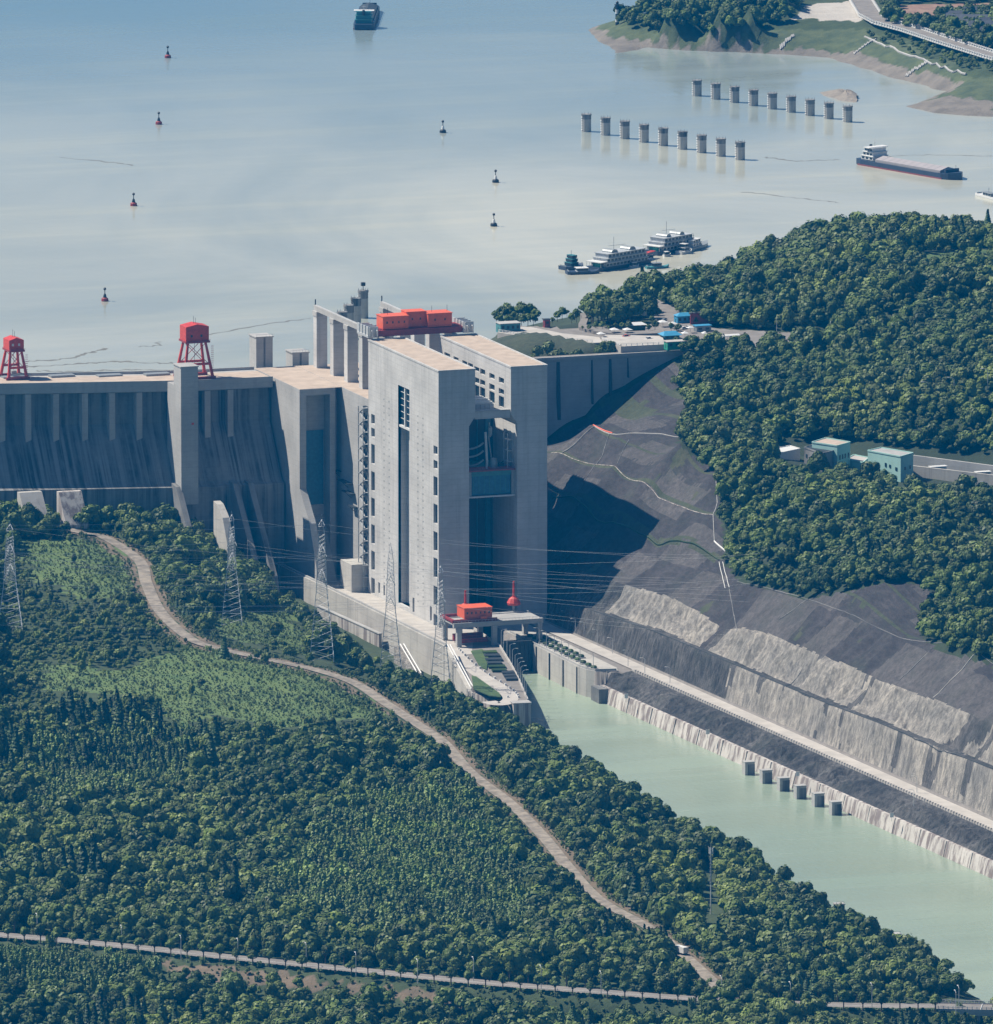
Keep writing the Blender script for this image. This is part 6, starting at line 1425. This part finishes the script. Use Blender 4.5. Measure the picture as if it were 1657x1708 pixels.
for j,k in enumerate(KN):
    m=mask&(kind==j); addset(k,X[m],Y[m],Z[m],sc[m],rot[m])
# roadside avenue
k=0; Lr=smoothline(near_pts,20); acc=0; last=Lr[0]
side_names={-1:'near side',1:'far side'}
for s_,off in ((-1,9.3),(1,9.8)):
    d_=0; nextd=2
    for a,c in zip(Lr[:-1],Lr[1:]):
        L=(c-a).length; 
        while nextd<d_+L:
            q=a.lerp(c,(nextd-d_)/L); dd=(c-a).normalized(); n_=Vector((-dd.y,dd.x,0)); p=q+n_*off*s_
            tree('avenue',k,p.x,p.y,float(HL(p.x,p.y)),.8+.16*random.random(),random.random()*6,'round-crowned roadside tree with visible trunk on the %s of the near road'%side_names[s_],'roadside trees on the %s'%side_names[s_],'roadside_tree'); k+=1
            nextd+=8.5 if s_<0 else 9.5
        d_+=L
for i,(px0,py0) in enumerate(((62,1563),(203,1583),(302,1600),(397,1605),(511,1612),(594,1628),(697,1640),(790,1636),(903,1650),(1003,1660),(1204,1668),(1319,1678),(1455,1680),(1595,1692),(1600,1684))):
    x,y=G(px0,py0,85.8+(1-px0/1600)*7.5); put_lamp(x,y,85.5+(1-px0/1600)*7.5,1.4,names(i,15)+' street lamp from the left along the near road','street lamps along the near road',1.15)
# hedge along the near road
b=MB()
for a,c in zip(Lr[:-1],Lr[1:]):
    dd=(c-a).normalized(); n_=Vector((-dd.y,dd.x,0))
    for q in range(5):
        p=a.lerp(c,q/5)-n_*(7.6+random.random()*.5); r=.7+random.random()*.5; b.lathe((p.x,p.y,p.z),[(r,0),(r*1.1,.5),(r*.6,1.+random.random()*.4)],6)
tag(b.build('hedge',M['hedge']),'long low clipped hedge along the near side of the near road','hedge',kind='stuff')
# right bank forest
X,Y,Z=scatter(95,760,-900,960,4.6,HR)
px_,py_=topx(X,Y,Z); ok=(px_>890)&(px_<1740)&(py_<1200)&(py_>330)&(Z>153)|((px_>1000)&(py_>560)&(Z>100)&(px_<1740)); ok&=(px_<1740)
ok&=~((Y<222)&~inpoly(px_,py_,TREELINE))
ok&=~inpoly(X,Y,DECKW)&~((Y>215)&(Y<240))
ok&=~((Y>232)&inpoly(px_,py_,[(780,500),(960,515),(985,490),(1060,500),(1070,520),(1100,545),(1180,545),(1250,552),(1395,553),(1395,584),(1180,590),(900,600),(780,610)]))
ok&=~(inpoly(px_,py_,[(1500,425),(1580,420),(1657,415),(1657,445),(1560,450),(1510,445)])&(rng.random(X.size)>.05))
ok&=~inpoly(px_,py_,[(1000,665),(1030,655),(1075,670),(1100,690),(1060,700),(1020,690)])
ok&=~inpoly(px_,py_,[(1400,755),(1450,745),(1524,748),(1700,770),(1700,815),(1440,800)])&~inpoly(px_,py_,[(1280,745),(1340,735),(1380,728),(1425,738),(1400,765),(1290,762)])
ok&=(Y<300)|(Z>154.5)
X,Y,Z,px_,py_=[a[ok] for a in (X,Y,Z,px_,py_)]
tp=topx(X,Y,Z+7.5)
lim=np.interp(tp[0],[900,960,985,1045,1075,1100,1180,1250,1300,1365,1380,1540,1560,1610,1657],[545,505,482,468,468,474,440,408,386,376,364,360,378,374,372])
keep=~((Y>235)&(tp[1]<lim+6*rng.random(X.size)))
for q_ in (1.5,3.5,5.5,7.5,9.5):
    tq=topx(X,Y,Z+q_); keep&=~inpoly(tq[0],tq[1],[(1284,744),(1340,736),(1380,727),(1525,744),(1700,768),(1700,800),(1525,795),(1512,800),(1495,800),(1470,788),(1410,776),(1340,764),(1284,757)])
X,Y,Z,px_,py_=[a[keep] for a in (X,Y,Z,px_,py_)]
n2=vnoise(X,Y,45,52,2); kd=np.zeros(X.size,int); kd[n2>.25]=1; kd[(vnoise(X,Y,60,53,2)<-.5)&(rng.random(X.size)<.3)]=2
sc=(.55+1.15*rng.random(X.size)**1.8)*(1+.3*vnoise(X,Y,60,54,2)); sc=np.where(py_<600,sc*1.12,sc); rot=rng.uniform(0,6.28,X.size)
for j in range(3): m=kd==j; addset(KN[j],X[m],Y[m],Z[m],sc[m],rot[m])
# groves by the deck: individual trees
def grove(pts,label,group,sc,kind='broad'):
    for i,(a,c,z,s_) in enumerate(pts):
        x,y=G(a,c,z); tree(kind,i,x,y,z,s_*sc,i*1.3,label,group)
grove([(828,536,182.5,1.),(838,534,182.5,1.1),(850,533,182.5,1.2),(862,532,182.5,1.1),(874,533,182.5,1.15),(885,532,182.5,1.2),(893,534,182.5,1.),(845,528,182.5,1.),(868,527,182.5,1.1),(834,541,181,.9),(846,542,181,.9),(858,541,181,1.),(870,542,181,.9),(881,541,181,1.),(890,541,181,.8)],'tall spreading tree of the dark clump behind the left end of the viewing deck','trees behind the left viewing deck',1.0)
gp=[]
for i in range(34):
    a=i*2.399; r=math.sqrt(i/34.); gp.append((1019+44*r*math.cos(a),528+17*r*math.sin(a),188,1.25+.5*random.random()))
grove(gp,'dense dark tree of the rounded grove beside the white buses','trees of the rounded grove',1.05)
grove([(1055+ (i%4)*9,497+(i//4)*4,186,1.2) for i in range(7)],'dark tree by the shore left of the buses','shore trees left of the buses',1.1)
grove([(1140+i*9+3*math.sin(i*3),590+4*math.sin(i*5),185,1.0+.2*(i%3)) for i in range(5)]+[(1120+i*12,551,188,.6) for i in range(2)],'rounded tree at the hill end of the dam crest','trees at the end of the dam crest',1.0)
grove([(374,1108,93,1.25),(388,985,90,1.),(365,1000,92,.9),(405,1008,88,.9)],'isolated dark tree standing clear in the meadow','isolated meadow trees',1.3,'cone')
grove([(972+i*11,549+2*math.sin(i*2),188.5,.32+.12*((i*5)%4)) for i in range(12)],'low rounded shrub of the hedge curving behind the pointed terrace','shrubs behind the pointed terrace',1.)
grove([(922+i*8,538-(i%4)*4,184,.5+.2*(i%3)) for i in range(9)],'small bush on the green mound by the deck path','bushes on the green mound',1.)
grove([(845+i*15,583+4*math.sin(i*1.7),180,.22+.1*((i*3)%4)) for i in range(9)],'small bush on the slope between deck and dam','bushes below the viewing deck',1.,'olive')
grove([(1075,548,187,.6),(1130,553,187,.5),(1160,570,187,.5),(1098,528,187,.7),(1088,540,187,.6),(1195,566,187,.7),(1128,571,187,.5)],'small round tree standing among the stalls of the car park','small trees in the car park',1.)
# far shore trees
X,Y,Z=scatter(700,1330,1230,2250,6.5,HF)
px_,py_=topx(X,Y,Z); ok=(px_>980)&(px_<1700)&(py_>-60)&(Z>158)
forest=inpoly(px_,py_,[(1000,-60),(1330,-60),(1335,10),(1320,32),(1260,52),(1180,66),(1100,62),(1045,50),(1020,46)])|inpoly(px_,py_,[(1455,-60),(1490,-60),(1500,30),(1560,50),(1565,62),(1480,38)])|inpoly(px_,py_,[(1560,30),(1700,25),(1700,95),(1640,85),(1570,62)])|inpoly(px_,py_,[(1500,-60),(1700,-60),(1700,5),(1500,5)])
terr=inpoly(px_,py_,[(1435,52),(1500,62),(1660,108),(1660,125),(1600,118),(1450,66)])
ok&=forest|(terr&(rng.random(X.size)<.75))
X,Y,Z,px_,py_,terr=[a[ok] for a in (X,Y,Z,px_,py_,terr)]
sc=rng.uniform(.8,1.5,X.size)*np.where(terr,.5,1.); addset('broad',X,Y,Z,sc,rng.uniform(0,6.28,X.size))
# shrubs and tall grass on the open ground (uncountable)
X,Y,Z=scatter(-520,-60,-1150,200,1.8,HL); px_,py_=topx(X,Y,Z); m=np.zeros(X.size,bool)
for P_ in (MEADOW,MEAD2,MEAD3): m|=inpoly(px_,py_,P_)
m|=(dpoly(X,Y,RL)<24)&(X<-48); m&=(dpoly(X,Y,NL)>11)
m&=dpoly(X,Y,RL)>5.2
mr_=(dpoly(X,Y,NL)<48)&(dpoly(X,Y,NL)>11); m|=mr_&(rng.random(X.size)<.35); m&=rng.random(X.size)<.75+.3*vnoise(X,Y,20,71,2)
GS=[np.stack([X[m],Y[m],Z[m]-.3,(.07+.05*rng.random(m.sum())+.2*rng.random(m.sum())**9)*np.where(dpoly(X[m],Y[m],RL)<24,1.25,1)*np.where(mr_[m],1.5,1),rng.uniform(0,6,m.sum())],-1)]
def instancer(name,pts,crowns,label,cat,ids=None):
    P=np.concatenate(pts); me=bpy.data.meshes.new(name); me.vertices.add(len(P)); me.vertices.foreach_set('co',P[:,:3].ravel())
    a=me.attributes.new('tree_scale','FLOAT','POINT'); a.data.foreach_set('value',P[:,3].astype(np.float32))
    a=me.attributes.new('tree_turn','FLOAT','POINT'); a.data.foreach_set('value',P[:,4].astype(np.float32)); me.update()
    o=bpy.data.objects.new(name,me); COL.objects.link(o); tag(o,label,cat,kind='stuff')
    ng=bpy.data.node_groups.new(name,'GeometryNodeTree'); ng.interface.new_socket('Geometry',in_out='INPUT',socket_type='NodeSocketGeometry'); ng.interface.new_socket('Geometry',in_out='OUTPUT',socket_type='NodeSocketGeometry')
    gi=ng.nodes.new('NodeGroupInput'); go=ng.nodes.new('NodeGroupOutput'); ip=ng.nodes.new('GeometryNodeInstanceOnPoints'); jn=ng.nodes.new('GeometryNodeJoinGeometry')
    for c in crowns:
        n=ng.nodes.new('GeometryNodeObjectInfo'); n.inputs['Object'].default_value=c; n.inputs['As Instance'].default_value=True; n.transform_space='ORIGINAL'; ng.links.new(n.outputs['Geometry'],jn.inputs[0])
    ng.links.new(gi.outputs[0],ip.inputs['Points']); ng.links.new(jn.outputs[0],ip.inputs['Instance']); ip.inputs['Pick Instance'].default_value=True
    rv=ng.nodes.new('FunctionNodeRandomValue'); rv.data_type='INT'; rv.inputs[4].default_value=0; rv.inputs[5].default_value=len(crowns)-1; ng.links.new(rv.outputs[2],ip.inputs['Instance Index'])
    na=ng.nodes.new('GeometryNodeInputNamedAttribute'); na.data_type='FLOAT'; na.inputs[0].default_value='tree_scale'
    nb_=ng.nodes.new('GeometryNodeInputNamedAttribute'); nb_.data_type='FLOAT'; nb_.inputs[0].default_value='tree_turn'
    cv=ng.nodes.new('ShaderNodeCombineXYZ'); ng.links.new(nb_.outputs[0],cv.inputs[2]); ng.links.new(cv.outputs[0],ip.inputs['Rotation'])
    rz=ng.nodes.new('FunctionNodeRandomValue'); rz.data_type='FLOAT'; rz.inputs[2].default_value=.75; rz.inputs[3].default_value=1.25
    ml=ng.nodes.new('ShaderNodeMath'); ml.operation='MULTIPLY'; ng.links.new(na.outputs[0],ml.inputs[0]); ng.links.new(rz.outputs[1],ml.inputs[1])
    cs=ng.nodes.new('ShaderNodeCombineXYZ'); ng.links.new(na.outputs[0],cs.inputs[0]); ng.links.new(na.outputs[0],cs.inputs[1]); ng.links.new(ml.outputs[0],cs.inputs[2]); ng.links.new(cs.outputs[0],ip.inputs['Scale'])
    ng.links.new(ip.outputs[0],go.inputs[0]); md=o.modifiers.new('trees','NODES'); md.node_group=ng; return o
def crown_objs(kind):
    want=[c for c,_ in KINDS[kind]]; out=[]
    for me in want:
        for o in COL.objects:
            if o.data==me: out.append(o); break
        else:
            p=SETS[kind][0][len(out)]; t=tree(kind,want.index(me),*[float(v) for v in p[:3]],float(p[3]),float(p[4])); out.append([c for c in t.children if c.data==me][0])
    return out
for k,nm,l in (('broad','forest','far and middle woodland of dark rounded trees reading as one mass'),('olive','olive_woodland','patches of yellow-green trees merging into the woodland'),('cone','conifer_woodland','patches of dark pointed conifers merging into the woodland'),('plume','bamboo_grove','pale green feathery bamboo stands merging into the woodland')):
    print(k,sum(len(p) for p in SETS[k])); instancer(nm,SETS[k],crown_objs(k),l,'woodland')
instancer('meadow_scrub',GS,crown_objs('olive')+crown_objs('plume'),'tall grass and low scrub on the open ground beside the dirt road','scrub')
# ================================================================ HAZE
b=MB(); b.box(-6000,6000,-8200,6000,31,1400); hz=b.build('haze',None); tag(hz,kind='stuff')
hm=bpy.data.materials.new('haze'); hm.use_nodes=True; ht=hm.node_tree; ht.nodes.remove(ht.nodes['Principled BSDF']); pv=ht.nodes.new('ShaderNodeVolumePrincipled')
pv.inputs['Color'].default_value=(.0,.38,1.,1); pv.inputs['Density'].default_value=1.95e-5; pv.inputs['Anisotropy'].default_value=.1
ht.links.new(pv.outputs[0],ht.nodes['Material Output'].inputs['Volume']); hz.data.materials.append(hm)
hz['label']='thin blue haze filling the air over the valley'
